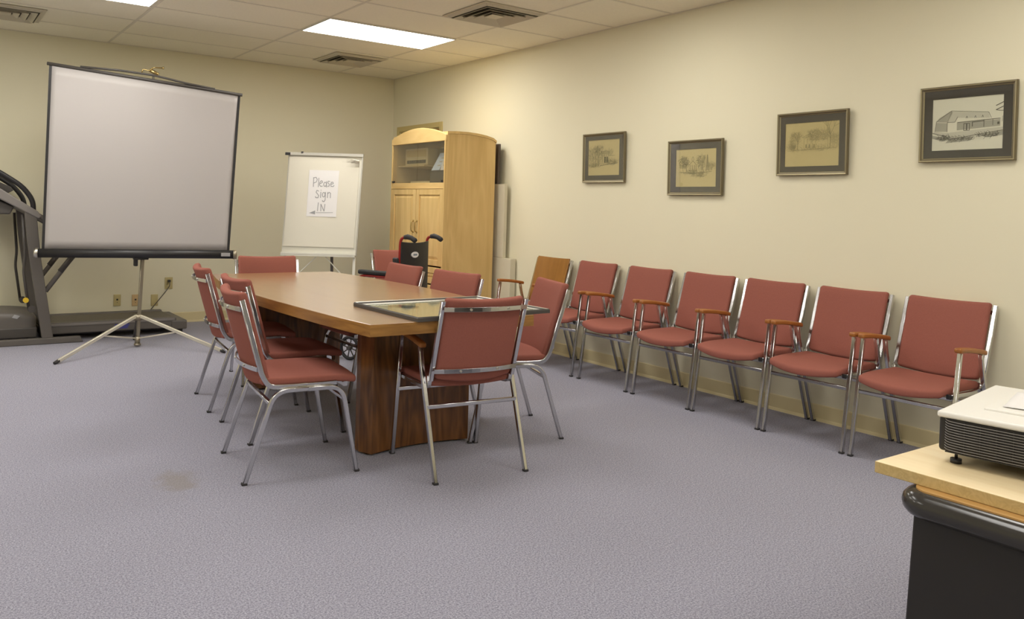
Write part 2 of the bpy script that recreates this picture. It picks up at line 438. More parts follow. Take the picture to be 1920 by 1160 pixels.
def back_parts(t, W, f0, f1, z0, z1, wood_=False, bow=.035, strap=True, overlap=.0):
    """cushion leaning from (f0,z0) to (f1,z1), bowed backwards"""
    H = math.hypot(f1-f0, z1-z0); ang = math.atan2(f0-f1, z1-z0); mf, mz = (f0+f1)/2, (z0+z1)/2
    rot = Matrix.Rotation(ang, 3, 'X')
    bf = lambda x: -bow*(1-(2*x/W)**2)
    if wood_:
        b = MB(); b.rbox((0, mf, mz), (W, .014, H), .005, 10, deform=lambda x, y, z: (x, y+bf(x)*.6, z), rot=rot)
        b.build('backrest', 'backwood', t)
    else:
        def df(x, y, z):
            e = (1-(2*x/W)**2); vz = z/(H/2)
            bulge = 1+.25*e*(1-vz*vz)
            yy = y*bulge+bf(x)
            if vz > .85: yy -= .012*(vz-.85)/.15*1.0*(1 if y < 0 else .3)
            zz = z-(.012*e if vz < -.8 else 0)
            return (x, yy, zz)
        b = MB(); b.rbox((0, mf, mz), (W, .036, H), .017, 10, deform=df, rot=rot)
        b.build('backrest', 'fabric', t)
    return ang

def make_armchair(name, label, woodback=False, loc=(0, 0, 0), rz=0, group=None):
    t = thing(name, label, 'chair', loc, rz, group)
    hx = .243
    # side frames: two legs meeting under an arm
    for s in (-1, 1):
        fx = s*hx
        l1 = tube([(fx, .255, .006), (fx, .175, .625)], 'leg', t); foot(l1, fx, .255, 1)
        l2 = tube([(fx, -.245, .006), (fx, -.06, .535), (fx, -.045, .605)], 'leg', t, fil=.06); foot(l2, fx, -.245, -1)
        a = MB()
        a.rbox((fx, .062, .632), (.036, .285, .026), .010, 6, deform=lambda x, y, z: (x, y, z+y*.11-.006*(y/.14)**2))
        a.build('armrest', 'armwood', t)
        # seat rail with a black end plug in front
        r_ = tube([(s*.222, -.115, .47), (s*.222, -.105, .418), (s*.222, -.02, .408), (s*.222, .215, .412)], 'seat_rail', t, fil=.06)
        b = MB(); b.rbox((s*.222, .221, .412), (.024, .014, .024), .004, 1); b.build('end_plug', 'black', r_)
        pz = MB(); pz.sweep([(s*.222, -.125, .452), (s*.224, -.236, .838)], .0105, n=12, up=(1, 0, 0), square=True, aspect=.9)
        pz.build('back_post', 'chrome', t)
    tube([(-hx, .207, .345), (hx, .207, .345)], 'stretcher', t, up=(0, 0, 1), r=.0095)
    tube([(-hx, -.135, .330), (hx, -.135, .330)], 'stretcher', t, up=(0, 0, 1), r=.0095)
    for z, f in ((.800, -.232), (.500, -.148)):
        pts = [(x, f-.012-.040*(1-(x/.222)**2), z) for x in [-.222+.0444*i for i in range(11)]]
        cb = MB(); cb.sweep(pts, .0105, n=8, up=(0, 0, 1), square=True, aspect=.28); o = cb.build('back_strap', 'chrome', t)
        sc = MB()
        for x in (-.1, .1):
            yy = f-.012-.040*(1-(x/.222)**2)-.004
            sc.cyl((x, yy+.003, z), (x, yy-.003, z), .006, n=10)
        sc.build('screw', 'alu', o)
    def seat(x, y, z):
        e = 1-(x/.215)**2; v = y/.21
        yy = y+(.045*e if v > 0 else 0)*max(0, v)
        zz = z-(.018*max(0, v)**3)*(1+.9*e)-.010*e*(1 if z > 0 else .2)*(1-v*v)
        if z < 0: zz -= .012*e
        return (x*(1-.03*max(0, v)**2), yy, zz)
    b = MB(); b.rbox((0, .084, .438), (.434, .382, .038), .016, 10, deform=seat); b.build('seat', 'fabric', t)
    back_parts(t, .416, -.120, -.224, .462, .854, wood_=woodback)
    return t

def make_sidechair(name, label, loc=(0, 0, 0), rz=0, group=None):
    t = thing(name, label, 'chair', loc, rz, group)
    hx = .25
    for s in (-1, 1):
        fx = s*hx
        m_ = (fx, .02, .412)
        l1 = tube([(fx, .262, .006), (fx*.985, .185, .412), m_], 'leg', t, fil=.07); foot(l1, fx, .262, 1)
        l2 = tube([(fx, -.262, .006), (fx*.985, -.135, .412), m_], 'leg', t, fil=.07); foot(l2, fx, -.262, -1)
        bx = s*.226
        tube([(bx, -.288, .828), (bx, -.188, .475), (bx, -.155, .428), (bx, -.06, .424), (bx, .16, .428)], 'back_post', t, r=.0115, fil=.07, aspect=1)
    for f, z in ((-.150, .352), (.196, .352)):
        tube([(-hx, f, z), (hx, f, z)], 'stretcher', t, up=(0, 0, 1), r=.0085)
    tube([(-hx*.9, .205, .417), (hx*.9, .205, .417)], 'seat_rail', t, up=(0, 0, 1), r=.011)
    for z, f in ((.785, -.280), (.510, -.200)):
        pts = [(x, f-.012-.040*(1-(x/.226)**2), z) for x in [-.226+.0452*i for i in range(11)]]
        cb = MB(); cb.sweep(pts, .0105, n=8, up=(0, 0, 1), square=True, aspect=.28); o = cb.build('back_strap', 'chrome', t)
        sc = MB()
        for x in (-.1, .1):
            yy = f-.012-.040*(1-(x/.226)**2)-.004
            sc.cyl((x, yy+.003, z), (x, yy-.003, z), .006, n=10)
        sc.build('screw', 'alu', o)
    def seat(x, y, z):
        e = 1-(x/.228)**2; v = y/.22
        zz = z-.012*max(0, v)**3-.008*e*(1-v*v)*(1 if z > 0 else 0)
        return (x*(1-.04*max(0, -v)), y+.012*e*max(0, v), zz)
    b = MB(); b.rbox((0, .034, .450), (.460, .45, .035), .014, 10, deform=seat); b.build('seat', 'fabric', t)
    back_parts(t, .430, -.158, -.277, .438, .862)
    return t

GT = 'rose chairs around the conference table'; GW = 'rose armchairs in the row along the wall'
sc0 = make_sidechair('side_chair', 'rose armless chrome chair at the near left corner of the table, nearest on that side', (1.513, 3.694, 0), face(.992, -.127), GT)
copy_thing(sc0, (1.711, 4.287, 0), face(.999, -.016), 'rose armless chrome chair half hidden behind the nearest chair on the table left side', GT)
copy_thing(sc0, (1.745, 4.997, 0), face(.991, -.131), 'rose armless chrome chair farthest along the table left side, beside the screen tripod foot', GT)
copy_thing(sc0, (2.806, 3.675, 0), face(-.945, .327), 'rose armless chrome chair turned to the table near right corner, behind the glazed picture', GT)
copy_thing(sc0, (2.578, 4.225, 0), face(-.992, -.123), 'rose chair across the table, its backrest right of the wheelchair and before the cabinet side', GT)
copy_thing(sc0, (2.545, 4.865, 0), face(-1, 0), 'rose chair across the table with its backrest just below the wheelchair back', GT)
copy_thing(sc0, (2.139, 5.565, 0), face(-.165, -.986), 'rose chair at the far end of the table below the flip chart easel', GT)
copy_thing(sc0, (3.645, 6.22, 0), face(0, -1), 'rose chair behind the black wheelchair and beside the maple cabinet', GT)
ac0 = make_armchair('armchair', 'rose armchair with brown armrests seen from behind at the table near end', False, (2.2375, 3.2875, 0), face(.104, .995), GT)
wallc = [(2.119, 'rose armchair by the wall nearest the projector and desk'),
         (2.6545, 'rose armchair by the wall, second from the projector end of the row'),
         (3.181, 'rose armchair by the wall, third from the projector end of the row'),
         (3.7045, 'rose armchair by the wall, fourth from the projector end of the row'),
         (4.257, 'rose armchair by the wall, fifth from the projector end of the row'),
         (4.828, 'rose armchair by the wall standing next to the chair with a wooden back')]
for y, lab in wallc: copy_thing(ac0, (4.405, y, 0), face(-1, 0), lab, GW)
make_armchair('armchair', 'chrome armchair with a plain brown wooden backrest at the row end near the cabinet', True, (4.405, 5.385, 0), face(-1, 0))

# ------------------------------------------------------------------ conference table
ct = thing('conference_table', 'long boat-shaped walnut conference table on two slab pedestals', 'table', (2.17, 4.43, 0))
left = [(1.658, 3.149), (1.620, 3.51), (1.598, 3.9), (1.585, 4.37), (1.598, 4.85), (1.65, 5.3), (1.744, 5.735)]
right = [(2.66, 5.735), (2.70, 5.33), (2.728, 4.95), (2.738, 4.42), (2.712, 3.95), (2.648, 3.5), (2.571, 3.132)]
def smooth_poly(p, k=4):
    out = []
    for i in range(len(p)-1):
        a = p[max(i-1, 0)]; b = p[i]; c = p[i+1]; d = p[min(i+2, len(p)-1)]
        for j in range(k):
            t = j/k
            out.append(tuple(.5*((2*b[m])+(-a[m]+c[m])*t+(2*a[m]-5*b[m]+4*c[m]-d[m])*t*t+(-a[m]+3*b[m]-3*c[m]+d[m])*t**3) for m in (0, 1)))
    out.append(p[-1]); return out
ol = smooth_poly(left); orr = smooth_poly(right)
outline = [(x-2.17, y-4.43) for x, y in ol+orr]
tt = MB(); n = len(outline)
ins = [(x*.997, y*.999) for x, y in outline]
tt.add([(x, y, .74) for x, y in ins]+[(x, y, .738) for x, y in outline], [tuple(range(n))[::-1]]+[(i, (i+1) % n, n+(i+1) % n, n+i) for i in range(n)])
tt.add([(x, y, .684) for x, y in outline], [tuple(range(n))])
o = len(tt.v)-n
for i in range(n):
    j = (i+1) % n
    tt.cur = 2 if i in (len(ol)-1, n-1) else 1
    tt.add([(*outline[i], .738), (*outline[j], .738), (*outline[j], .684), (*outline[i], .684)], [(0, 1, 2, 3)])
tt.build('tabletop', ['tabletop', 'tableedge', 'tableedgex'], ct)
for (yc, sgn) in ((3.57, 1), (5.345, -1)):
    p = [(1.905, 0), (1.872, .075), (1.872, .12), (1.93, .15)]
    q = [(2.45, .15), (2.510, .12), (2.510, .075), (2.492, 0)]
    arcp = [(2.492-(2.492-1.905)*i/12, .045*(1-(2*i/12-1)**2)) for i in range(1, 12)]
    pts = [(x-2.17, yc-4.43+sgn*y) for x, y in p+q+arcp]
    b = MB(); b.prism(pts, 'z', .012, .684)
    ped = b.build('pedestal', 'pedestal', ct)
    g = MB()
    for x in (1.92, 2.45): g.cyl((x-2.17, yc-4.43+sgn*.06, 0), (x-2.17, yc-4.43+sgn*.06, .012), .018, n=12)
    g.build('glide', 'brass', ped)
b = MB(); b.box(-.03, .03, -.74, .79, .625, .684); b.build('support_rail', 'pedestal', ct)

# ------------------------------------------------------------------ pictures
def ribbon(b, pts, wd, z=0):
    """flat pen stroke in the xz plane, facing -y"""
    P = [Vector((p[0], p[1])) for p in pts]
    for i in range(len(P)-1):
        d = P[i+1]-P[i]
        if d.length < 1e-6: continue
        nrm = Vector((-d.y, d.x)).normalized()*wd/2; e = d.normalized()*wd*.3
        a0, a1 = P[i]-e, P[i+1]+e
        q = [a0+nrm, a1+nrm, a1-nrm, a0-nrm]
        b.add([(v.x, z, v.y) for v in q], [(0, 1, 2, 3)])
def poly(b, pts, z=0): b.add([(p[0], z, p[1]) for p in pts], [tuple(range(len(pts)))])

def scribble(b, cx, cz, w_, h, n, wd, z, ln=.02, rng=random):
    for _ in range(n):
        r = math.sqrt(rng.random()); a = rng.random()*2*pi
        x, y = cx+r*cos(a)*w_/2, cz+r*sin(a)*h/2; t = rng.random()*pi; l = ln*(.5+rng.random())
        ribbon(b, [(x, y), (x+cos(t)*l*.5, y+sin(t)*l*.5+l*.1), (x+cos(t+.5)*l, y+sin(t+.5)*l)], wd, z)
def tree(b, x, z0, h, wd, z, rng=random, spread=.5):
    def br(px, pz, ang, l, d):
        qx, qz = px+cos(ang)*l, pz+sin(ang)*l; ribbon(b, [(px, pz), (qx, qz)], wd*(.5+.3*d), z)
        if d > 0:
            for k in (-1, 0, 1):
                if rng.random() < .85: br(qx, qz, ang+k*spread+rng.uniform(-.2, .2), l*.66, d-1)
    br(x, z0, pi/2, h*.35, 3)

def framed(name, label, w_, h, mattone, papertone, draw, mb=(.11, .11, .13), loc=(0, 0, 0), rz=0, tilt=0, roll=0):
    """local: x along width, -y faces the viewer, z up; origin at the centre back"""
    t = thing(name, label, 'framed picture', loc, rz)
    t.rotation_euler = (tilt, roll, rz)
    W, H = w_/2, h/2; f = MB()
    prof = [(0, 0), (0, -.016), (.004, -.022), (.010, -.020), (.013, -.015), (.018, -.013), (.022, -.008), (.022, 0)]
    cs = [(-1, -1), (1, -1), (1, 1), (-1, 1)]
    for i in range(4):
        a, c = cs[i], cs[(i+1) % 4]
        for k in range(len(prof)-1):
            f.cur = 1 if k in (2, 5) else 0
            p, q = prof[k], prof[k+1]
            f.add([(a[0]*(W-p[0]), p[1], a[1]*(H-p[0])), (c[0]*(W-p[0]), p[1], c[1]*(H-p[0])), (c[0]*(W-q[0]), q[1], c[1]*(H-q[0])), (a[0]*(W-q[0]), q[1], a[1]*(H-q[0]))], [(0, 1, 2, 3)])
    f.cur = 0; f.add([(-W, 0, -H), (W, 0, -H), (W, 0, H), (-W, 0, H)], [(0, 1, 2, 3)])
    f.build('frame', ['frame', 'frameg'], t)
    l, r, tp, bt = mb if len(mb) == 4 else (mb[0], mb[0], mb[1], mb[2])
    a0, a1, b0, b1 = -W+l*w_, W-r*w_, -H+bt*h, H-tp*h
    m_ = MB(); i = .02
    for q in ((-W+i, a0, -H+i, H-i), (a1, W-i, -H+i, H-i), (a0, a1, -H+i, b0), (a0, a1, b1, H-i)): m_.box(q[0], q[1], -.0075, -.0045, q[2], q[3])
    m_.build('mat_board', mattone, t)
    pp = MB(); pp.box(a0-.005, a1+.005, -.0045, -.003, b0-.005, b1+.005); paper = pp.build('artwork', papertone, t)
    draw(paper, a0, a1, b0, b1)
    g = MB(); g.box(-W+.02, W-.02, -.0098, -.009, -H+.02, H-.02); g.build('glass_pane', 'clear', t)
    return t
def layer(paper, mats, fn):
    b = MB(); fn(b); b.build('drawing', mats, paper)

def draw_house1(paper, a0, a1, b0, b1):
    W, H = a1-a0, b1-b0; X = lambda u: a0+u*W; Z = lambda v: b0+v*H; R = random.Random(3)
    def soft(b):
        scribble(b, X(.25), Z(.5), W*.45, H*.6, 170, .0016, -.0052, .03, R); scribble(b, X(.55), Z(.62), W*.5, H*.2, 80, .0014, -.0052, .02, R)
        scribble(b, X(.75), Z(.33), W*.4, H*.12, 70, .002, -.0052, .03, R); scribble(b, X(.2), Z(.25), W*.35, H*.12, 50, .002, -.0052, .03, R)
    layer(paper, 'inkm', soft)
    def dark(b):
        for u in (.16, .24, .34): tree(b, X(u), Z(.25), H*.75, .0016, -.0054, R)
        for u in (.47, .52, .58, .66): ribbon(b, [(X(u), Z(.33)), (X(u), Z(.62))], .0022, -.0054)
        ribbon(b, [(X(.44), Z(.62)), (X(.68), Z(.62)), (X(.68), Z(.66)), (X(.44), Z(.66)), (X(.44), Z(.62))], .002, -.0054)
        ribbon(b, [(X(.3), Z(.5)), (X(.44), Z(.5))], .002, -.0054); ribbon(b, [(X(.68), Z(.55)), (X(.85), Z(.55))], .002, -.0054)
        ribbon(b, [(X(.4), Z(.27)), (X(.6), Z(.3)), (X(.95), Z(.34))], .003, -.0054)
        for u in (.53, .6): poly(b, [(X(u), Z(.35)), (X(u+.035), Z(.35)), (X(u+.035), Z(.52)), (X(u), Z(.52))], -.0053)
    layer(paper, 'ink', dark)
def draw_house2(paper, a0, a1, b0, b1):
    W, H = a1-a0, b1-b0; X = lambda u: a0+u*W; Z = lambda v: b0+v*H; R = random.Random(5)
    def soft(b):
        scribble(b, X(.2), Z(.62), W*.22, H*.32, 150, .0018, -.0052, .02, R); scribble(b, X(.64), Z(.62), W*.2, H*.38, 120, .0016, -.0052, .02, R)
        scribble(b, X(.9), Z(.52), W*.18, H*.2, 60, .0015, -.0052, .02, R); scribble(b, X(.5), Z(.35), W*.7, H*.08, 80, .0015, -.0052, .03, R)
        scribble(b, X(.6), Z(.28), W*.4, H*.06, 40, .0015, -.0052, .03, R)
    layer(paper, 'inkm', soft)
    def dark(b):
        ribbon(b, [(X(.34), Z(.42)), (X(.34), Z(.58)), (X(.43), Z(.69)), (X(.52), Z(.58)), (X(.52), Z(.42)), (X(.34), Z(.42))], .0022, -.0054)
        ribbon(b, [(X(.41), Z(.69)), (X(.41), Z(.76)), (X(.43), Z(.8)), (X(.45), Z(.76)), (X(.45), Z(.69))], .0018, -.0054)
        for u in (.38, .43, .48): ribbon(b, [(X(u), Z(.44)), (X(u), Z(.58))], .003, -.0054)
        ribbon(b, [(X(.18), Z(.42)), (X(.18), Z(.6)), (X(.34), Z(.6))], .002, -.0054)
        tree(b, X(.66), Z(.4), H*.55, .0015, -.0054, R); tree(b, X(.27), Z(.4), H*.4, .0013, -.0054, R)
        for k in range(14):
            v = .42+.42*k/14; hw = .045*(1-k/15)
            ribbon(b, [(X(.79-hw), Z(v)), (X(.79), Z(v+.03)), (X(.79+hw), Z(v))], .0024, -.0054)
        ribbon(b, [(X(.1), Z(.4)), (X(.45), Z(.36)), (X(.9), Z(.4))], .0018, -.0054)
    layer(paper, 'ink', dark)
def draw_house3(paper, a0, a1, b0, b1):
    W, H = a1-a0, b1-b0; X = lambda u: a0+u*W; Z = lambda v: b0+v*H; R = random.Random(8)
    def soft(b):
        scribble(b, X(.65), Z(.68), W*.45, H*.25, 200, .0016, -.0052, .022, R); scribble(b, X(.2), Z(.6), W*.25, H*.3, 90, .0016, -.0052, .02, R)
        scribble(b, X(.12), Z(.42), W*.15, H*.12, 60, .0018, -.0052, .02, R); scribble(b, X(.5), Z(.36), W*.8, H*.08, 80, .0015, -.0052, .03, R)
        scribble(b, X(.92), Z(.55), W*.14, H*.35, 70, .0016, -.0052, .02, R)
    layer(paper, 'inkl', soft)
    def dark(b):
        tree(b, X(.84), Z(.4), H*.85, .0024, -.0054, R, .55); tree(b, X(.24), Z(.38), H*.5, .0018, -.0054, R); tree(b, X(.5), Z(.52), H*.4, .0012, -.0054, R)
        for u in (.36, .42, .48, .52, .58): ribbon(b, [(X(u), Z(.4)), (X(u), Z(.66))], .0016, -.0054)
        ribbon(b, [(X(.32), Z(.66)), (X(.47), Z(.74)), (X(.62), Z(.66)), (X(.32), Z(.66))], .0016, -.0054)
        ribbon(b, [(X(.62), Z(.6)), (X(.8), Z(.6)), (X(.8), Z(.42))], .0014, -.0054)
        ribbon(b, [(X(.05), Z(.36)), (X(.4), Z(.38)), (X(.95), Z(.4))], .0016, -.0054)
        for u in (.39, .45, .54): poly(b, [(X(u), Z(.42)), (X(u+.02), Z(.42)), (X(u+.02), Z(.5)), (X(u), Z(.5))], -.0053)
    layer(paper, 'inkm', dark)
def draw_house4(paper, a0, a1, b0, b1):
    W, H = a1-a0, b1-b0; X = lambda u: a0+u*W; Z = lambda v: b0+v*H; R = random.Random(9)
    def wash(b):
        poly(b, [(X(.04), Z(.38)), (X(.22), Z(.36)), (X(.22), Z(.53)), (X(.06), Z(.55))], -.0050)
        poly(b, [(X(.06), Z(.56)), (X(.22), Z(.54)), (X(.30), Z(.74)), (X(.27), Z(.76)), (X(.1), Z(.63))], -.0050)
        poly(b, [(X(.36), Z(.38)), (X(.96), Z(.42)), (X(.96), Z(.54)), (X(.36), Z(.53))], -.0050)
        poly(b, [(X(.0), Z(.30)), (X(.22), Z(.24)), (X(.26), Z(.2)), (X(.16), Z(.18)), (X(0), Z(.24))], -.0050)
        poly(b, [(X(.26), Z(.23)), (X(.62), Z(.25)), (X(.55), Z(.17)), (X(.2), Z(.14))], -.0050)
        poly(b, [(X(.66), Z(.27)), (X(1), Z(.33)), (X(1), Z(.25)), (X(.78), Z(.22))], -.0050)
    layer(paper, 'gmid', wash)
    def roof(b):
        poly(b, [(X(.22), Z(.54)), (X(.33), Z(.53)), (X(.37), Z(.62)), (X(.82), Z(.58)), (X(.80), Z(.68)), (X(.34), Z(.74)), (X(.28), Z(.75))], -.0050)
        poly(b, [(X(.0), Z(.33)), (X(.26), Z(.21)), (X(1), Z(.34)), (X(1), Z(.4)), (X(.22), Z(.34)), (X(.04), Z(.38))], -.0050)
    layer(paper, 'glight', roof)
    def dark(b):
        L = lambda pts, wd=.0022: ribbon(b, [(X(u), Z(v)) for u, v in pts], wd, -.0054)
        L([(.28, .76), (.06, .57), (.04, .38)]); L([(.22, .36), (.22, .54), (.33, .54), (.37, .64)]); L([(.28, .76), (.80, .69), (.84, .58)], .0018); L([(.37, .53), (.96, .56)], .003)
        L([(0, .35), (.2, .27), (.26, .21), (1, .34)], .003); L([(.58, .44), (.58, .52), (.74, .53)], .004); L([(.74, .42), (.74, .54)], .003); L([(.86, .44), (.86, .55)])
        for u in (.46, .505): L([(u, .37), (u, .5), (u+.035, .5), (u+.035, .37), (u, .37)], .003)
        for u in (.5, .62, .72): L([(u-.012, .6), (u, .64), (u+.012, .6)], .002)
        poly(b, [(X(.92), Z(.45)), (X(.95), Z(.455)), (X(.95), Z(.50)), (X(.92), Z(.495))], -.0053)
        for v0 in (.80, .72): L([(1.0, v0+.06), (.9, v0)], .004)
        L([(.9, .72), (.96, .70), (1.0, .70)], .003); L([(.99, .60), (.985, .5)], .0015)
        scribble(b, X(.16), Z(.21), W*.2, H*.06, 40, .0015, -.0054, .02, R); scribble(b, X(.78), Z(.24), W*.3, H*.05, 40, .0015, -.0054, .02, R)
        scribble(b, X(.42), Z(.19), W*.35, H*.05, 40, .0015, -.0054, .02, R)
    layer(paper, 'gink', dark)

# on the right wall: width along y. local x -> world -y, local -y -> world -x : rz = -90deg
def wallpic(y0, y1, z0, z1, *a, **k):
    return a, k
PW = [(5.078, 4.591, 1.504, 1.910, draw_house1, 'mat', 'tan', (.12, .14, .135, .15), 'square framed drawing of a columned house and trees, smallest and nearest the cabinet'),
      (4.144, 3.648, 1.404, 1.805, draw_house2, 'mat', 'tan', (.145, .125, .165, .155), 'framed pencil drawing of a church with a steeple, hung lowest'),
      (3.225, 2.740, 1.534, 1.934, draw_house3, 'mat', 'tan', (.115, .125, .165, .145), 'framed faint drawing of a house behind a big tree on tan paper'),
      (2.323, 1.841, 1.593, 2.006, draw_house4, 'matd', 'cream', (.135, .135, .165, .155), 'framed grey drawing of a long low building, hung nearest the camera')]
for y0, y1, z0, z1, dr, mt, pt, mbd, lab in PW:
    framed('framed_picture', lab, y0-y1, z1-z0, mt, pt, dr, mbd, (XR-.0155, (y0+y1)/2, (z0+z1)/2), -pi/2, tilt=.022)['group'] = 'framed drawings on the wall'

# picture lying on the table
def draw_flat(paper, a0, a1, b0, b1):
    W, H = a1-a0, b1-b0; X = lambda u: a0+u*W; Z = lambda v: b0+v*H; R = random.Random(2)
    def p1(b):
        pts = [(.27+.085*cos(a)*(1+.15*sin(3*a)), .74+.10*sin(a)*(1+.2*cos(4*a))) for a in [2*pi*i/18 for i in range(18)]]
        poly(b, [(X(u), Z(v)) for u, v in pts], -.0052); scribble(b, X(.22), Z(.8), W*.15, H*.12, 40, .003, -.0054, .03, R)
    layer(paper, 'bluegrey', p1)
    def p2(b): poly(b, [(X(u), Z(v)) for u, v in ((.30, .26), (.36, .36), (.46, .46), (.62, .50), (.72, .30), (.55, .16), (.38, .18))], -.0050)
    layer(paper, 'paper', p2)
    def p3(b):
        ribbon(b, [(X(u), Z(v)) for u, v in ((.29, .24), (.33, .33), (.40, .42), (.5, .48), (.62, .50))], .006, -.0054)
        ribbon(b, [(X(u), Z(v)) for u, v in ((.29, .24), (.38, .28), (.5, .30))], .004, -.0054)
    layer(paper, 'gink', p3)
fp = framed('glazed_picture', 'large thin-framed picture under glass lying flat on the conference table near end', .80, .625, 'cream', 'cream', draw_flat, (.03, .03, .04, .04), (2.283, 3.452, .7405), radians(1.4))
fp.rotation_euler = (-pi/2, 0, radians(1.4)); 
for c in fp.children:
    if c.name.startswith('frame'): c.data.materials[0] = M['tmd']; c.data.materials[1] = M['alu']
    if c.name.startswith('glass_pane'): c.data.materials[0] = M['clearflat']

# ------------------------------------------------------------------ projection screen on a tripod
sr = thing('projection_screen', 'large white pull-up projection screen with black edges on a tripod', 'projection screen', (1.571, 7.19, 0))
ox, oy = 1.571, 7.19
Lc = Vector((.793, 7.33, .805)); Rc = Vector((2.298, 6.938, .805)); ex = (Rc-Lc); ex.z = 0; ex.normalize(); ny = Vector((ex.y, -ex.x, 0))   # towards the camera
ang = math.atan2(ex.y, ex.x)
def SL(al, z, off=0): v = Lc+ex*al+ny*off; return Vector((v.x-ox, v.y-oy, z))
b = MB(); b.sweep([SL(.012, .796), SL(1.543, .796)], .037, n=16, up=(0, 0, 1), square=False); case = b.build('housing', 'black', sr)
b = MB(); b.sweep([SL(-.016, .796), SL(.014, .796)], .041, n=16, up=(0, 0, 1)); b.build('end_cap', 'alu', case)
b = MB(); b.sweep([SL(1.541, .796), SL(1.571, .796)], .041, n=16, up=(0, 0, 1)); b.build('end_cap', 'polem', case)
b = MB(); q = [SL(1.44, .782, .0385), SL(1.515, .782, .0385), SL(1.515, .812, .0385), SL(1.44, .812, .0385)]; b.hexa(q, [v-ny*.004 for v in q]); b.build('label', 'steelblue', case)
def quad(b, p): b.hexa(p, [v-ny*.0012 for v in p])
BLc, BRc, TLc, TRc = (.0385, .825), (1.510, .825), (.070, 2.322), (1.573, 2.180)
def lerp(a, c, t): return (a[0]+(c[0]-a[0])*t, a[1]+(c[1]-a[1])*t)
def fab(b, s0, s1):
    n_ = 14
    for k in range(n_):
        t0, t1 = k/n_, (k+1)/n_
        c = [lerp(lerp(BLc, BRc, s0), lerp(TLc, TRc, s0), t0), lerp(lerp(BLc, BRc, s1), lerp(TLc, TRc, s1), t0), lerp(lerp(BLc, BRc, s1), lerp(TLc, TRc, s1), t1), lerp(lerp(BLc, BRc, s0), lerp(TLc, TRc, s0), t1)]
        quad(b, [SL(p[0], p[1]) for p in c])
b = MB(); 
# gently rippled white field
nx, nz = 40, 20; vs = []
for j in range(nz+1):
    for i in range(nx+1):
        s_ = .014+.972*i/nx; p = lerp(lerp(BLc, BRc, s_), lerp(TLc, TRc, s_), j/nz)
        rip = .004*sin(s_*17)*sin(pi*j/nz)+.0035*sin(s_*31+1)*(j/nz)**2*(1-(j/nz)**6)
        vs.append(SL(p[0], p[1], rip))
fs = [(j*(nx+1)+i, j*(nx+1)+i+1, (j+1)*(nx+1)+i+1, (j+1)*(nx+1)+i) for j in range(nz) for i in range(nx)]
b.add(vs, fs, True); fo = b.build('screen_fabric', 'screen', sr)
so = fo.modifiers.new('thick', 'SOLIDIFY'); so.thickness = .001; so.offset = -1
b = MB(); fab(b, 0, .014); b.build('edge_border', 'black', sr)
b = MB(); fab(b, .986, 1); b.build('edge_border', 'black', sr)
top = MB(); top.sweep([SL(.055, 2.335, .0), SL(1.590, 2.190, .0)], .0135, n=12, up=(0, 0, 1)); tb_ = top.build('top_bar', 'tmd', sr)
b = MB(); b.sweep([SL(.300, 2.328, .004), SL(.60, 2.322, .01), SL(.87, 2.302, .012), SL(1.12, 2.256, .01), SL(1.36, 2.225, .004)], .009, n=8, up=(0, 0, 1)); b.build('carry_handle', 'tmd', tb_)
b = MB(); b.sweep(fillet([SL(.77, 2.315, .02), SL(.78, 2.345, .02), SL(.83, 2.335, .03), SL(.86, 2.365, .02), SL(.93, 2.368, .02)], .01), .0055, n=8, up=(0, 0, 1)); b.cyl(SL(.93, 2.368, .02), SL(.945, 2.368, .02), .010, n=8); b.cyl(SL(.83, 2.345, .012), SL(.90, 2.310, .012), .016, n=8); b.build('hook', 'brass', tb_)
pb = SL(.775, 0, -.055); pt_ = SL(.86, 2.30, -.05)
pole0 = Vector((pb.x, pb.y, .02)); 
b = MB(); b.sweep([pole0, pole0.lerp(pt_, .36)], .0145, n=10, up=(1, 0, 0), square=True); b.build('pole', 'polem', sr)
b = MB(); b.sweep([pole0.lerp(pt_, .34), pt_, pt_+ny*.045], .010, n=10, up=(1, 0, 0), square=True); b.build('extension_pole', 'alu', sr)
br_ = MB(); br_.rbox(SL(.75, .735, -.025), (.03, .05, .09), .008, 1); br_.rbox(SL(.79, .755, -.025), (.12, .05, .02), .006, 1); br_.build('bracket', 'black', sr)
b = MB(); b.cyl((pole0.x, pole0.y, .012), (pole0.x, pole0.y, .028), .028, n=16); b.cyl((pole0.x, pole0.y, .028), (pole0.x, pole0.y, .085), .022, n=12); b.build('pole_foot', 'polem', sr)
hub = Vector((pole0.x, pole0.y, .262))
b = MB(); b.cyl(hub-Vector((0, 0, .035)), hub+Vector((0, 0, .01)), .032, n=16); b.build('leg_hub', 'polem', sr)
for i, (fx, fy) in enumerate(((.863, 6.668), (2.113, 6.593), (1.605, 7.54))):
    F = Vector((fx-ox, fy-oy, .014)); d = (F-hub).normalized()
    hx_ = Vector((d.x, d.y, 0)).normalized()
    leg = MB(); leg.sweep(fillet([hub+hx_*.012+Vector((0, 0, .0)), hub+hx_*.055+Vector((0, 0, -.008)), F-d*.02], .03), .0135, n=10, up=(0, 0, 1), square=True, aspect=.8)
    lo = leg.build('leg', 'legcream' if i < 2 else 'tmd', sr)
    c = MB(); c.cyl(F-d*.03, F+d*.012, .015, .012, n=12); c.build('foot_cap', 'rubber', lo)
    m_ = hub.lerp(F, .44 if i < 2 else .3); c = MB(); c.sweep([(pole0.x+hx_.x*.02, pole0.y+hx_.y*.02, .075), m_-Vector((0, 0, .008))], .006, n=8, up=(0, 0, 1), square=True); c.build('brace', 'legcream' if i < 2 else 'tmd', sr)

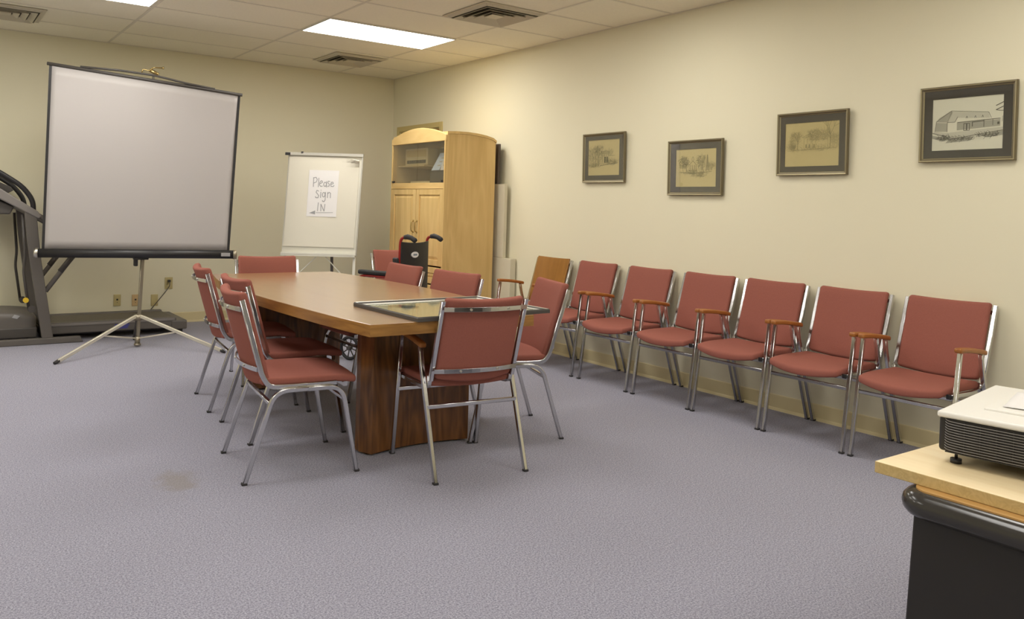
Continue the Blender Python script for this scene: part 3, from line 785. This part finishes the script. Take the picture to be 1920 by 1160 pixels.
# ------------------------------------------------------------------ flip chart easel
eh = O_ = Vector((3.159, 7.037, 0))
ez = thing('flip_chart_easel', 'white flip chart easel with paper pad, its corner curled', 'easel', (3.159, 7.037, 0), -YAW)
TB = radians(0)
lean = lambda z: -.10*(1-(z-.75)/1.0)    # board leans back: bottom nearer the camera
# local x right, y away from the camera
def E(x, z, off=0): return Vector((x+.018*(z-1.25)/.5, .06*(z-1.25)+off, z))
def eboard(b, x0, x1, z0, z1, off, th):
    a = [E(x0, z0, off), E(x1, z0, off), E(x1, z1, off), E(x0, z1, off)]
    b.hexa(a, [v+Vector((0, th, 0)) for v in a])
b = MB(); eboard(b, -.352, .346, .775, 1.722, .0, .014); b.build('board', 'white', ez, bevel=.003)
b = MB(); eboard(b, .346, .358, .775, 1.722, -.003, .02); b.build('side_rail', 'alu', ez)
b = MB(); eboard(b, -.352, .346, .768, .785, -.035, .045); eboard(b, -.352, .346, .785, .80, -.038, .006); b.build('pen_tray', 'white', ez)
b = MB(); eboard(b, -.375, .360, 1.715, 1.742, -.022, .035); cl = b.build('clamp_bar', 'alu', ez)
b = MB(); eboard(b, -.378, -.33, 1.712, 1.738, -.026, .012); eboard(b, -.23, -.21, 1.73, 1.75, -.022, .02); b.build('clamp_knob', 'black', cl)
# pad: many sheets, with the top one curling at the right corner
b = MB(); nx, nz = 16, 20; vs = []
for j in range(nz+1):
    for i in range(nx+1):
        u, v = i/nx, j/nz; x = -.338+u*.665; z = .855+v*.845
        off = -.010-.001*sin(u*5)*(1-v)
        k = max(0, u-.72)/.28*max(0, v-.90)/.10; off -= .05*k*k; z -= .028*k*k
        vs.append(E(x, z, off))
fs = [(j*(nx+1)+i, j*(nx+1)+i+1, (j+1)*(nx+1)+i+1, (j+1)*(nx+1)+i) for j in range(nz) for i in range(nx)]
b.add(vs, fs, False); o = b.build('paper_pad', 'pad', ez); so = o.modifiers.new('t', 'SOLIDIFY'); so.thickness = .008; so.offset = -1
for s in (-1, 1):
    b = MB(); b.sweep([E(s*.325, 1.0, .025), Vector((s*.325, -.10, .012))], .013, n=8, up=(1, 0, 0), square=True); lg = b.build('leg', 'white', ez)
    c = MB(); c.cyl((s*.325, -.10, 0), (s*.325, -.10, .02), .016, n=10); c.build('foot_cap', 'rubber', lg)
b = MB(); b.sweep([E(.06, 1.6, .03), Vector((.06, .40, .012))], .013, n=8, up=(1, 0, 0), square=True); lg = b.build('leg', 'tm', ez)
b = MB(); b.sweep([E(-.02, .765, .02), Vector((-.322, -.04, .48))], .008, n=8, up=(0, 1, 0), square=True, aspect=.5); b.build('brace', 'white', ez)
b = MB(); b.sweep([E(.06, .765, .02), Vector((.322, -.04, .48))], .008, n=8, up=(0, 1, 0), square=True, aspect=.5); b.build('brace', 'white', ez)
# the hand-lettered sheet taped on it: its own thing
sg = thing('paper_sign', 'white sheet reading Please Sign In above an arrow, taped to the flip chart', 'sign', (3.159, 7.037, 0), -YAW)
def sheet(u, v, off): return E(-.141+.282*u, 1.140+.438*v, off)
b = MB(); vs = [sheet(i/8, j/8, -.0128-.0005*sin(i)) for j in range(9) for i in range(9)]
b.add(vs, [(j*9+i, j*9+i+1, (j+1)*9+i+1, (j+1)*9+i) for j in range(8) for i in range(8)], False)
o = b.build('sheet', 'paper', sg); so = o.modifiers.new('t', 'SOLIDIFY'); so.thickness = .0006; so.offset = -1
# glyph strokes in sheet fractions (u right, v up), from the photograph
G = []
def st(*p): G.append(list(p))
def cir(cu, cv, ru, rv, a0=0, a1=2*pi, n=10): G.append([(cu+ru*cos(a0+(a1-a0)*i/n), cv+rv*sin(a0+(a1-a0)*i/n)) for i in range(n+1)])
# Please
st((.17, .64), (.16, .84)); st((.16, .83), (.24, .845), (.285, .80), (.26, .745), (.18, .72))
st((.335, .64), (.335, .83))
st((.38, .71), (.46, .735), (.46, .765), (.42, .775), (.375, .735), (.375, .68), (.42, .65), (.47, .66))
cir(.555, .70, .045, .045); st((.605, .765), (.605, .65), (.61, .64))
st((.71, .765), (.66, .77), (.645, .735), (.70, .70), (.695, .665), (.64, .655))
st((.745, .70), (.83, .72), (.815, .75), (.77, .75), (.745, .71), (.76, .66), (.83, .655), (.86, .68))
# Sign
st((.36, .55), (.30, .565), (.275, .525), (.33, .485), (.37, .455), (.35, .405), (.28, .405), (.265, .43))
st((.435, .53), (.435, .41)); st((.435, .565), (.435, .575))
cir(.535, .475, .045, .05); st((.59, .53), (.595, .36), (.56, .325), (.51, .335), (.505, .35))
st((.665, .53), (.665, .41)); st((.665, .49), (.71, .53), (.76, .51), (.765, .41))
# IN
st((.375, .30), (.365, .12)); st((.475, .12), (.465, .27), (.585, .12), (.60, .27))
b = MB()
def ink(b, pts, wd):
    P = [sheet(u, v, -.0142) for u, v in pts]
    for i in range(len(P)-1):
        d = P[i+1]-P[i]
        if d.length < 1e-5: continue
        d.normalize(); nn = Vector((-d.z, 0, d.x))*wd/2; e = d*wd*.3
        q = [P[i]-e-nn, P[i+1]+e-nn, P[i+1]+e+nn, P[i]-e+nn]; b.add(q, [(0, 1, 2, 3)])
for g in G: ink(b, g, .0065)
b.build('lettering', 'marker', sg)
b = MB(); ink(b, [(.32, .085), (.88, .095)], .004)
P = [sheet(*p, -.0142) for p in ((.09, .075), (.29, .13), (.29, .045))]; b.add(P, [(0, 1, 2)]); b.build('arrow', 'marker', sg)

# ------------------------------------------------------------------ maple cabinet
cb = thing('tall_cabinet', 'tall maple cabinet with arched top, smoked glass doors above panelled doors', 'cabinet', (4.0, 6.69, 0))
# local: front face at x=0 looking to -x, y along the width, origin shifted
hw = .50; D = .55
b = MB()
pr_ = [(0.0, 1.935), (.10, 1.942), (.22, 1.944), (.34, 1.938), (.44, 1.926), (.52, 1.908), (.55, 1.885)]
for a_ in (-hw, hw-.02): b.prism([(.55, 0), (0, 0)]+pr_, 'y', a_, a_+.02)
b.box(D-.012, D, -hw+.02, hw-.02, .04, 1.88); b.box(.03, D-.012, -hw+.02, hw-.02, .06, .08)
b.box(.0, D-.012, -hw+.02, hw-.02, 1.452, 1.478)                              # floor of the glazed part
b.box(0, .02, -hw+.02, hw-.02, 0, .08)
# curved side tops: the sides dip towards the back
body = b.build('carcass', 'maple', cb)
b = MB()  # rounded roof following the drop to the back
if True:
    for i in range(len(pr_)-1):
        (xa, za), (xb, zb) = pr_[i], pr_[i+1]
        ho = hw+.006; xb += .006*(i == len(pr_)-2); b.hexa([(xa, -ho, za+.001), (xb, -ho, zb+.001), (xb, ho, zb+.001), (xa, ho, za+.001)], [(xa, -ho, za+.024), (xb, -ho, zb+.024), (xb, ho, zb+.024), (xa, ho, za+.024)])
b.build('roof', 'maplex', cb)
b = MB()  # arched pediment in front
pts = [(-hw-.006, 1.872), (hw+.006, 1.872)]+[(hw+.006-(2*hw+.012)*i/20, 1.928+.088*(1-(i/10-1)**2)) for i in range(21)]
b.prism(pts, 'x', -.022, .004); b.build('arched_pediment', 'maplex', cb, bevel=.004)
for q in ((-hw, -hw+.018), (hw-.018, hw)): b = MB(); b.box(-.02, .0, *q, 0, 1.872); b.build('stile', 'maple', cb)
b = MB(); b.box(-.016, .0, -hw+.018, hw-.018, 1.445, 1.49); b.box(-.022, 0, -hw+.018, hw-.018, 1.432, 1.445); b.build('middle_rail', 'maplex', cb, bevel=.003)
# glass doors
for s in (-1, 1):
    y0, y1 = (-hw+.020, -.002) if s < 0 else (.002, hw-.020)
    b = MB(); b.box(-.016, -.011, y0, y1, 1.492, 1.868); gd = b.build('glass_door', 'smoked', cb)
    c = MB(); yy = y0 if s < 0 else y1
    c.box(-.024, -.008, min(yy, yy-s*.035), max(yy, yy-s*.035), 1.494, 1.512); c.build('hinge', 'black', gd)
# inside: shelf
b = MB(); b.box(.045, D-.015, -.03, hw-.022, 1.655, 1.668); b.build('shelf', 'maplein', cb)
b = MB(); b.box(.03, D-.014, hw-.0225, hw-.0205, 1.48, 1.87); b.box(D-.0145, D-.0125, -hw+.022, hw-.022, 1.48, 1.87); b.build('lining', 'maplein', cb)
def paneldoor(y0, y1, z0, z1, name, handle=None):
    b = MB(); f = .055
    for q in ((y0, y0+f, z0, z1), (y1-f, y1, z0, z1), (y0+f, y1-f, z0, z0+f), (y0+f, y1-f, z1-f, z1)): b.box(-.020, -.001, *q)
    b.box(-.010, -.001, y0+f, y1-f, z0+f, z1-f)
    a = .03; i0, i1, k0, k1 = y0+f+a, y1-f-a, z0+f+a, z1-f-a
    o_ = [(-.010, y0+f+.006, z0+f+.006), (-.010, y1-f-.006, z0+f+.006), (-.010, y1-f-.006, z1-f-.006), (-.010, y0+f+.006, z1-f-.006)]
    b.hexa(o_, [(-.018, i0, k0), (-.018, i1, k0), (-.018, i1, k1), (-.018, i0, k1)])
    d = b.build(name, 'maple', cb, bevel=.0025)
    if handle:
        hy, hz, vert = handle; c = MB()
        if vert: pts = [(-.02, hy, hz-.055), (-.045, hy, hz-.045), (-.048, hy, hz), (-.045, hy, hz+.045), (-.02, hy, hz+.055)]
        else: pts = [(-.02, hy-.055, hz), (-.045, hy-.045, hz), (-.048, hy, hz), (-.045, hy+.045, hz), (-.02, hy+.055, hz)]
        c.sweep(fillet(pts, .01), .0055, n=8); c.cyl(pts[0], (-.026, pts[0][1], pts[0][2]), .009, n=10); c.cyl(pts[-1], (-.026, pts[-1][1], pts[-1][2]), .009, n=10)
        c.build('handle', 'brass', d)
paneldoor(-hw+.020, -.003, .715, 1.430, 'door', (-.035, 1.07, True))
paneldoor(.003, hw-.020, .715, 1.430, 'door', (.035, 1.07, True))
paneldoor(-hw+.020, hw-.020, .545, .700, 'drawer', (0, .62, False))
paneldoor(-hw+.020, hw-.020, .10, .530, 'drawer', (0, .42, False))
# things on and in the cabinet
cx, cy = 4.0, 6.69
t = thing('radio', 'beige radio with a row of dark keys behind the cabinet glass', 'radio', (cx+.085, cy+.195, 1.6685))
b = MB(); b.rbox((.06, 0, .085), (.12, .43, .168), .010, 2); b.build('body', 'beige', t)
b = MB()
for i in range(13): b.box(-.004, .001, -.185+.028*i, -.164+.028*i, .020, .052)
b.build('key_row', 'black', t)
b = MB(); b.box(-.002, .001, -.19, .19, .085, .150); b.build('dial', 'maplein', t)
t = thing('television', 'small dark television on the right behind the cabinet glass', 'television', (cx+.045, cy-.30, 1.4785))
b = MB(); b.rbox((.20, 0, .066), (.40, .34, .130), .012, 2); b.build('body', 'black', t)
b = MB(); b.box(-.0015, .001, -.14, .14, .02, .115); b.build('front_panel', 'tmd', t)
b = MB(); b.box(-.004, -.0016, -.160, -.128, .005, .055); b.build('sticker', 'orange', t)
for i, (y0, y1, sk, h, lab, mm) in enumerate(((-.285, -.145, -.075, .165, 'pale blue leaflet leaning on the dark television in the cabinet', 'bluepaper'), (-.40, -.300, -.03, .19, 'narrow white leaflet at the right inner edge of the cabinet', 'paper'))):
    t = thing('leaflet', lab, 'leaflet', (cx+.055, cy, 1.611))
    q = [(0, y0, 0), (0, y1, 0), (.05, y1+sk, h), (.05, y0+sk, h)]
    b = MB(); b.hexa(q, [(x+.002, y, z) for x, y, z in q]); b.build('page', mm, t)
    b = MB()
    for k in range(3):
        z0 = .04+.035*k; xx = .05*z0/h-.0008; yy = y0+sk*z0/h+.02
        q = [(xx, yy, z0), (xx, yy+.05, z0), (xx+.003, yy+.048, z0+.01), (xx+.003, yy-.002, z0+.01)]; b.hexa(q, [(x+.0004, y, z) for x, y, z in q])
    b.build('print', 'gmid', t)
t = thing('folder', 'pale folder lying at the bottom behind the cabinet glass', 'folder', (cx+.14, cy+.04, 1.4785)); b = MB(); b.rbox((0, 0, .016), (.20, .36, .031), .006, 2); b.build('cover', 'beige', t)
# boards standing behind and beside it
b = MB(); b.box(4.60, 4.665, 5.975, 6.60, 0.001, .797); o = b.build('foam_board', 'board', bevel=.004); tag(o, 'lower off-white panel standing on the floor between cabinet and wall', 'panel')
b = MB(); b.box(4.60, 4.64, 6.10, 6.62, .798, 1.500); o = b.build('foam_board', 'board', bevel=.004); tag(o, 'upper off-white panel resting on the lower one behind the cabinet', 'panel')
b = MB(); b.box(4.60, 4.63, 6.215, 6.80, 1.501, 1.885); o = b.build('leaning_board', 'darkpic', bevel=.004); tag(o, 'dark brown panel topmost behind the cabinet back edge', 'panel')

# ------------------------------------------------------------------ wheelchair
wc = thing('wheelchair', 'red and black wheelchair facing away between the table and the maple cabinet', 'wheelchair', (3.290, 5.578, 0), face(-.43, .90))
# local: +y facing, x right
hx = .19
for s in (-1, 1):
    b = MB(); b.sweep(fillet([(s*hx, -.02, .17), (s*hx, -.02, .97), (s*hx, -.03, 1.01), (s*hx, -.065, 1.022)], .04), .0115, n=10, up=(1, 0, 0)); b.build('back_tube', 'red', wc)
    b = MB(); pts = [(s*hx, -.06, 1.021), (s*hx, -.09, 1.026), (s*hx, -.125, 1.018), (s*hx, -.155, 1.002), (s*hx, -.165, .993)]
    b.sweep(pts, .0185, n=10, up=(1, 0, 0), rs=[.017, .021, .019, .021, .017]); b.build('push_grip', 'rubber', wc)
    b = MB(); b.sweep(fillet([(s*(hx+.02), .0, .52), (s*(hx+.02), .0, .70), (s*(hx+.02), .33, .70), (s*(hx+.02), .40, .65), (s*(hx+.02), .42, .48)], .04), .011, n=10, up=(1, 0, 0)); b.build('arm_tube', 'red', wc)
    b = MB(); b.rbox((s*(hx+.02), .18, .728), (.05, .36, .036), .014, 4); b.build('arm_pad', 'vinyl', wc)
    b = MB(); b.sweep(fillet([(s*hx, -.02, .47), (s*hx, .42, .47), (s*hx, .50, .30), (s*hx, .56, .12)], .06), .0115, n=10, up=(1, 0, 0)); b.build('seat_tube', 'tmd', wc)
    b = MB(); b.sweep([(s*hx, -.02, .22), (s*hx, .44, .26)], .011, n=10, up=(1, 0, 0)); b.build('lower_tube', 'tmd', wc)
    b = MB(); b.sweep([(s*hx, .44, .47), (s*hx, .44, .2)], .011, n=10, up=(1, 0, 0)); b.build('caster_post', 'tmd', wc)
    b = MB(); b.box(s*hx-.06, s*hx+.06, .54, .66, .10, .112); b.build('footplate', 'black', wc)
    def wheel(x, y, r, name):
        W = MB(); ring = [(x, y+r*.86*cos(a), r+.0+r*.86*sin(a)) for a in [2*pi*i/28 for i in range(28)]]
        W.sweep(ring, r*.14, n=8, closed=True, up=(1, 0, 0)); wo = W.build(name, 'rubber', wc)
        h = MB(); h.cyl((x-.022, y, r), (x+.022, y, r), r*.17, n=12)
        for k in range(8):
            a = 2*pi*k/8+.2; h.cyl((x, y, r), (x, y+r*.78*cos(a), r+r*.78*sin(a)), r*.05, n=6)
        h.build('spokes', 'tmd', wo)
    wheel(s*(hx+.015), .44, .10, 'front_wheel'); wheel(s*(hx+.035), -.02, .15, 'rear_wheel')
b = MB(); b.rbox((0, -.028, .735), (2*hx+.01, .016, .50), .006, 8, deform=lambda x, y, z: (x, y-.030*(1-(x/.2)**2), z-(.010*(1-(x/.2)**2) if z > 0 else 0))); cv = b.build('back_canvas', 'vinyl', wc)
b = MB(); pts = [(-.045+.048*cos(a), .88+.024*sin(a)) for a in [2*pi*i/20 for i in range(20)]]; b.prism(pts, 'y', -.0685, -.055); lo = b.build('logo_oval', 'paper', cv)
b = MB(); b.box(-.072, -.018, -.0690, -.068, .873, .887); b.build('logo_bar', 'bluegrey', cv)
b = MB(); b.rbox((0, .20, .478), (2*hx+.01, .42, .02), .008, 3, deform=lambda x, y, z: (x, y, z-.025*(1-(x/.2)**2))); b.build('seat', 'vinyl', wc)
for a, c in (((-hx, .1, .25), (hx, .1, .46)), ((hx, .12, .25), (-hx, .12, .46))):
    b = MB(); b.sweep([a, c], .009, n=8); b.build('cross_brace', 'tmd', wc)
b = MB(); b.rbox((-hx-.035, -.01, .80), (.03, .05, .12), .012, 3, deform=lambda x, y, z: (x-.2*(z+.06)*0, y+.1*z, z)); b.sweep([(-hx-.03, 0, .86), (-hx-.05, .02, .78), (-hx-.04, .03, .70)], .008, n=6); b.build('belt', 'vinyl', wc)

# ------------------------------------------------------------------ treadmill
tm = thing('treadmill', 'grey treadmill standing along the back wall behind the projection screen', 'treadmill', (1.2, 8.0, 0))
def tl(x, y, z): return (x-1.2, y-8.0, z)
def tbox(b, x0, x1, y0, y1, z0, z1): return b.box(x0-1.2, x1-1.2, y0-8.0, y1-8.0, z0, z1)
YN, YFR = 7.63, 8.33
for yy in (YN-.03, YFR-.03):
    b = MB(); b.prism([(.12-1.2, 0.001), (1.20-1.2, 0.001), (1.175-1.2, .052), (.12-1.2, .052)], 'y', yy-8.0, yy+.06-8.0)
    b.build('base_rail', 'tm', tm, bevel=.006)
for yy in (YN, YFR):
    b = MB(); b.prism([(.878-1.2, .05), (.965-1.2, .05), (.905-1.2, .45), (.866-1.2, .70), (.838-1.2, .95), (.824-1.2, 1.10), (.728-1.2, 1.14), (.752-1.2, .9), (.80-1.2, .55)], 'y', yy-.02-8.0, yy+.02-8.0)
    b.build('upright', 'tm', tm, bevel=.006)
    b = MB(); b.sweep(fillet([tl(.50, yy, 1.29), tl(.85, yy, 1.085), tl(1.22, yy, .87), tl(1.10, yy, .735), tl(.90, yy, .45)], .07), .021, n=10, up=(0, 1, 0)); hr = b.build('handrail', 'tm', tm)
    b = MB(); b.sweep([tl(1.01, yy, .615), tl(1.12, yy, .765)], .024, n=10, up=(0, 1, 0)); b.build('foam_grip', 'tmd', hr)
    b = MB(); b.sweep(fillet([tl(.800, yy, 1.11), tl(.795, yy, 1.22), tl(.72, yy, 1.33), tl(.59, yy, 1.42), tl(.45, yy, 1.50)], .09), .021, n=12, up=(0, 1, 0)); b.build('hand_grip', 'black', tm)
    b = MB(); b.sweep(fillet([tl(.72, yy+.03, 1.10), tl(.745, yy+.03, .75), tl(.735, yy+.03, .62), tl(.78, yy+.03, .30)], .04), .012, n=8, up=(0, 1, 0)); b.cyl(tl(.80, yy+.01, .30), tl(.80, yy+.05, .30), .03, n=12); b.build('lift_arm', 'tmd', tm)
b = MB(); b.cyl(tl(.755, YN-.0, .378), tl(.755, YN+.03, .378), .022, n=14); b.build('yellow_knob', 'yellow', tm)
b = MB(); b.prism([(.30-1.2, 1.33), (.55-1.2, 1.315), (.83-1.2, 1.13), (.86-1.2, 1.09), (.84-1.2, 1.065), (.55-1.2, 1.225), (.30-1.2, 1.30)], 'y', YN-.03-8.0, YFR+.03-8.0); cs = b.build('console', 'tml', tm, bevel=.01)
b = MB(); b.prism([(.50-1.2, 1.335), (.62-1.2, 1.275), (.66-1.2, 1.30), (.64-1.2, 1.33), (.55-1.2, 1.37)], 'y', YN+.12-8.0, YFR-.12-8.0); b.build('display', 'tmd', cs, bevel=.004)
b = MB(); b.prism([(.30-1.2, 1.22), (.55-1.2, 1.215), (.66-1.2, 1.16), (.63-1.2, 1.10), (.30-1.2, 1.10)], 'y', YN+.02-8.0, YFR-.02-8.0); b.build('bottle_tray', 'tmd', cs, bevel=.01)
b = MB(); b.rbox(tl(.52, 8.0, .155), (.66, .56, .215), .05, 5, deform=lambda x, y, z: (x, y, z*(1 if z < 0 else 1-.25*(x/.33)**2)+(.01 if z > 0 else 0))); hd = b.build('motor_hood', 'tm', tm)
b = MB(); tbox(b, .20, .852, 7.715, 8.285, .045, .135); b.build('hood_skirt', 'tmd', hd, bevel=.01)
b = MB(); b.hexa([tl(.66, 7.7135, .225), tl(.70, 7.7135, .213), tl(.72, 7.7135, .235), tl(.68, 7.7135, .25)], [tl(.66, 7.722, .225), tl(.70, 7.722, .213), tl(.72, 7.722, .235), tl(.68, 7.722, .25)]); b.build('logo_mark', 'steelblue', hd)
b = MB(); tbox(b, .90, 2.02, 7.78, 8.28, .10, .150); b.build('running_belt', 'belt', tm, bevel=.01)
for (ya, yb) in ((7.72, 7.78), (8.28, 8.34)):
    b = MB(); tbox(b, .93, 2.02, ya, yb, .062, .160); rl = b.build('side_rail', 'tm', tm, bevel=.008)
    b = MB(); tbox(b, .945, 2.0, ya-.006, yb+.006 if yb > 8 else yb, .130, .150); b.cyl(tl(.94, ya-.004, .14), tl(.975, ya-.004, .14), .012, n=8); b.build('rail_cap', 'tml', rl, bevel=.003)
b = MB()
for k in range(4): tbox(b, 1.46+.006*k, 1.585+.006*k, 7.7185, 7.72, .082+.011*k, .089+.011*k)
b.build('side_marking', 'blue', tm)
b = MB(); tbox(b, 1.97, 2.115, 7.71, 8.35, .045, .130); b.build('end_cap', 'tm', tm, bevel=.012)
b = MB(); b.box(2.0-1.2, 2.08-1.2, 7.74-8, 7.80-8, .001, .05); b.box(2.0-1.2, 2.08-1.2, 8.26-8, 8.32-8, .001, .05); b.build('rear_foot', 'black', tm)
b = MB(); tbox(b, .9, 1.95, 7.86, 8.20, .03, .10); b.build('underframe', 'black', tm)

# ------------------------------------------------------------------ outlets
def plate(name, x0, x1, z0, z1, m, label, kind):
    t = thing(name, label, 'wall outlet', ((x0+x1)/2, YB-.001, (z0+z1)/2), 0, 'ivory wall plates')
    w_, h = (x1-x0)/2, (z1-z0)/2
    b = MB(); b.rbox((0, -.003, 0), (2*w_, .007, 2*h), .003, 1); b.build('cover_plate', m, t)
    b = MB()
    if kind == 'jack': b.box(-.008, .008, -.009, -.0064, -.002, .014); b.cyl((0, -.0062, -.022), (0, -.008, -.022), .0035, n=8); b.build('jack', 'black', t)
    if kind == 'duplex':
        for z in (-.022, .022): b.rbox((0, -.006, z), (.034, .004, .028), .002, 1)
        b.build('socket', m, t)
    return t
plate('wall_outlet', 1.597, 1.663, .197, .310, 'ivory', 'ivory phone jack plate, left of the tripod pole and clear of it', 'jack')
plate('wall_outlet', 1.768, 1.834, .190, .304, 'ivory2', 'pinkish jack plate half hidden behind the tripod pole', 'jack')
plate('wall_outlet', 1.950, 2.016, .182, .298, 'ivory', 'blank ivory wall plate crossed by the power cord', 'blank')
plate('wall_outlet', 2.081, 2.158, .349, .468, 'ivory', 'upper ivory outlet with a plug in it', 'duplex')
t = thing('power_cord', 'dark power cord running from the upper outlet down behind the treadmill', 'cord', (2.118, YB-.02, .42))
b = MB(); b.rbox((0, -.006, .012), (.026, .03, .024), .005, 1); b.build('plug', 'black', t)
b = MB(); b.sweep(fillet([(0, -.02, .012), (.003, -.03, -.03), (-.03, -.035, -.08), (-.20, -.05, -.285), (-.26, -.03, -.41)], .03), .004, n=8); b.build('cable', 'tmd', t)

# ------------------------------------------------------------------ desk, board and projector
dk = thing('desk', 'black metal desk with wood-look top and rounded black bumper edge', 'desk', (2.4, .1, 0))
X0, Y1, X1_, Y0_ = 1.598, .808, 3.1, -.75
def rr(x0, x1, y0, y1, r, n=8):
    out = []
    for cx_, cy_, a in ((x1-r, y1-r, 0), (x0+r, y1-r, pi/2), (x0+r, y0+r, pi), (x1-r, y0+r, 3*pi/2)):
        out += [(cx_+r*cos(a+pi/2*i/n), cy_+r*sin(a+pi/2*i/n)) for i in range(n+1)]
    return out
b = MB(); b.prism([(x-2.4, y-.1) for x, y in rr(X0+.012, X1_, Y0_, Y1-.012, .035)], 'z', .705, .7505); b.build('desktop', 'laminate', dk)
b = MB(); P = [Vector((x-2.4, y-.1, .722)) for x, y in rr(X0+.012, X1_, Y0_, Y1-.012, .04)]
b.sweep(P, .026, n=14, closed=True, up=(0, 0, 1)); b.build('bumper_edge', 'bumper', dk)
b = MB(); b.hexa([(1.588-2.4, Y0_-.05, .001), (1.608-2.4, Y0_-.05, .001), (1.608-2.4, .70, .001), (1.588-2.4, .70, .001)], [(1.618-2.4, Y0_-.05, .70), (1.638-2.4, Y0_-.05, .70), (1.638-2.4, .69, .70), (1.618-2.4, .69, .70)]); b.box(1.64-2.4, X1_-.1-2.4, .665, .685, 0.001, .70)
b.box(X1_-.12-2.4, X1_-.1-2.4, Y0_+.05-.1, Y1-.155, .001, .70)
b.build('side_panel', 'desk', dk, bevel=.004)
b = MB(); b.box(0, .90, -.95, 0, 0, .0235); b.mi = [0, 0, 1, 1, 1, 1]; o = b.build('wooden_board', ['pine', 'pineside'], loc=(1.636, .879, .7510), bevel=.0015); tag(o, 'thick pale pine board lying on the desk under the projector', 'board')
pj = thing('projector', 'white-topped projector with black louvred side standing on the pine board', 'projector', (1.742, .812, .775), 0)
pj.rotation_euler = (0, 0, radians(8.5))
# local: grill face at x=0 looking to -x, running to -y; origin at the far corner
Wd, Dp = .42, .41
b = MB(); b.rbox((Dp/2+.004, -Wd/2, .061), (Dp-.008, Wd-.004, .074), .008, 2); bd = b.build('body', 'projk', pj)
b = MB(); b.rbox((Dp/2, -Wd/2, .1005), (Dp, Wd, .013), .005, 2); b.build('top_cover', 'projw', pj)
b = MB(); b.rbox((Dp/2+.03, -Wd/2-.01, .1085), (Dp-.12, Wd-.10, .007), .003, 2); b.build('raised_panel', 'projw', pj)
for k in range(12):
    z = .0300+.0053*k; b = MB(); b.sweep(fillet([(.012, -.012, z+.003), (-.0005, -.020, z+.001), (-.002, -.04, z), (-.002, -Wd+.02, z)], .01), .0008, n=6, up=(0, 0, 1)); b.build('louver', 'slat', bd)
b = MB(); b.box(-.0012, .004, -Wd+.01, -.018, .0255, .0275)
for k in range(14): b.box(.0022, .0032, -.05-.028*k, -.0485-.028*k, .026, .09)
b.build('grille_frame', 'projk', bd)
for x_, y_ in ((.03, -.03), (.03, -Wd+.04), (Dp-.04, -Wd/2)):
    b = MB(); b.cyl((x_, y_, .0), (x_, y_, .009), .0105, n=20); b.cyl((x_, y_, .009), (x_, y_, .026), .003, n=10); b.build('foot', 'black', pj)
pp = thing('paper_sheets', 'loose printed white sheets lying on top of the projector', 'papers', (1.742, .812, .775)); pp.rotation_euler = (0, 0, radians(8.5))
for k, (xa, ya, rz_) in enumerate(((.235, -.16, .10), (.245, -.24, -.25))):
    b = MB(); nx = 10; c_, s_ = cos(rz_), sin(rz_); vs = []
    for j in range(nx+1):
        for i in range(nx+1):
            u, v = (i/nx-.5)*.21, (j/nx-.5)*.17; z = .1128+.0012*k+.0018*(1+sin(u*40+k*2+v*12))*(.3+abs(u)*5)
            vs.append((xa+u*c_-v*s_, ya+u*s_+v*c_, z))
    b.add(vs, [(j*(nx+1)+i, j*(nx+1)+i+1, (j+1)*(nx+1)+i+1, (j+1)*(nx+1)+i) for j in range(nx) for i in range(nx)], True)
    o = b.build('sheet', 'paper', pp); so = o.modifiers.new('t', 'SOLIDIFY'); so.thickness = .0004
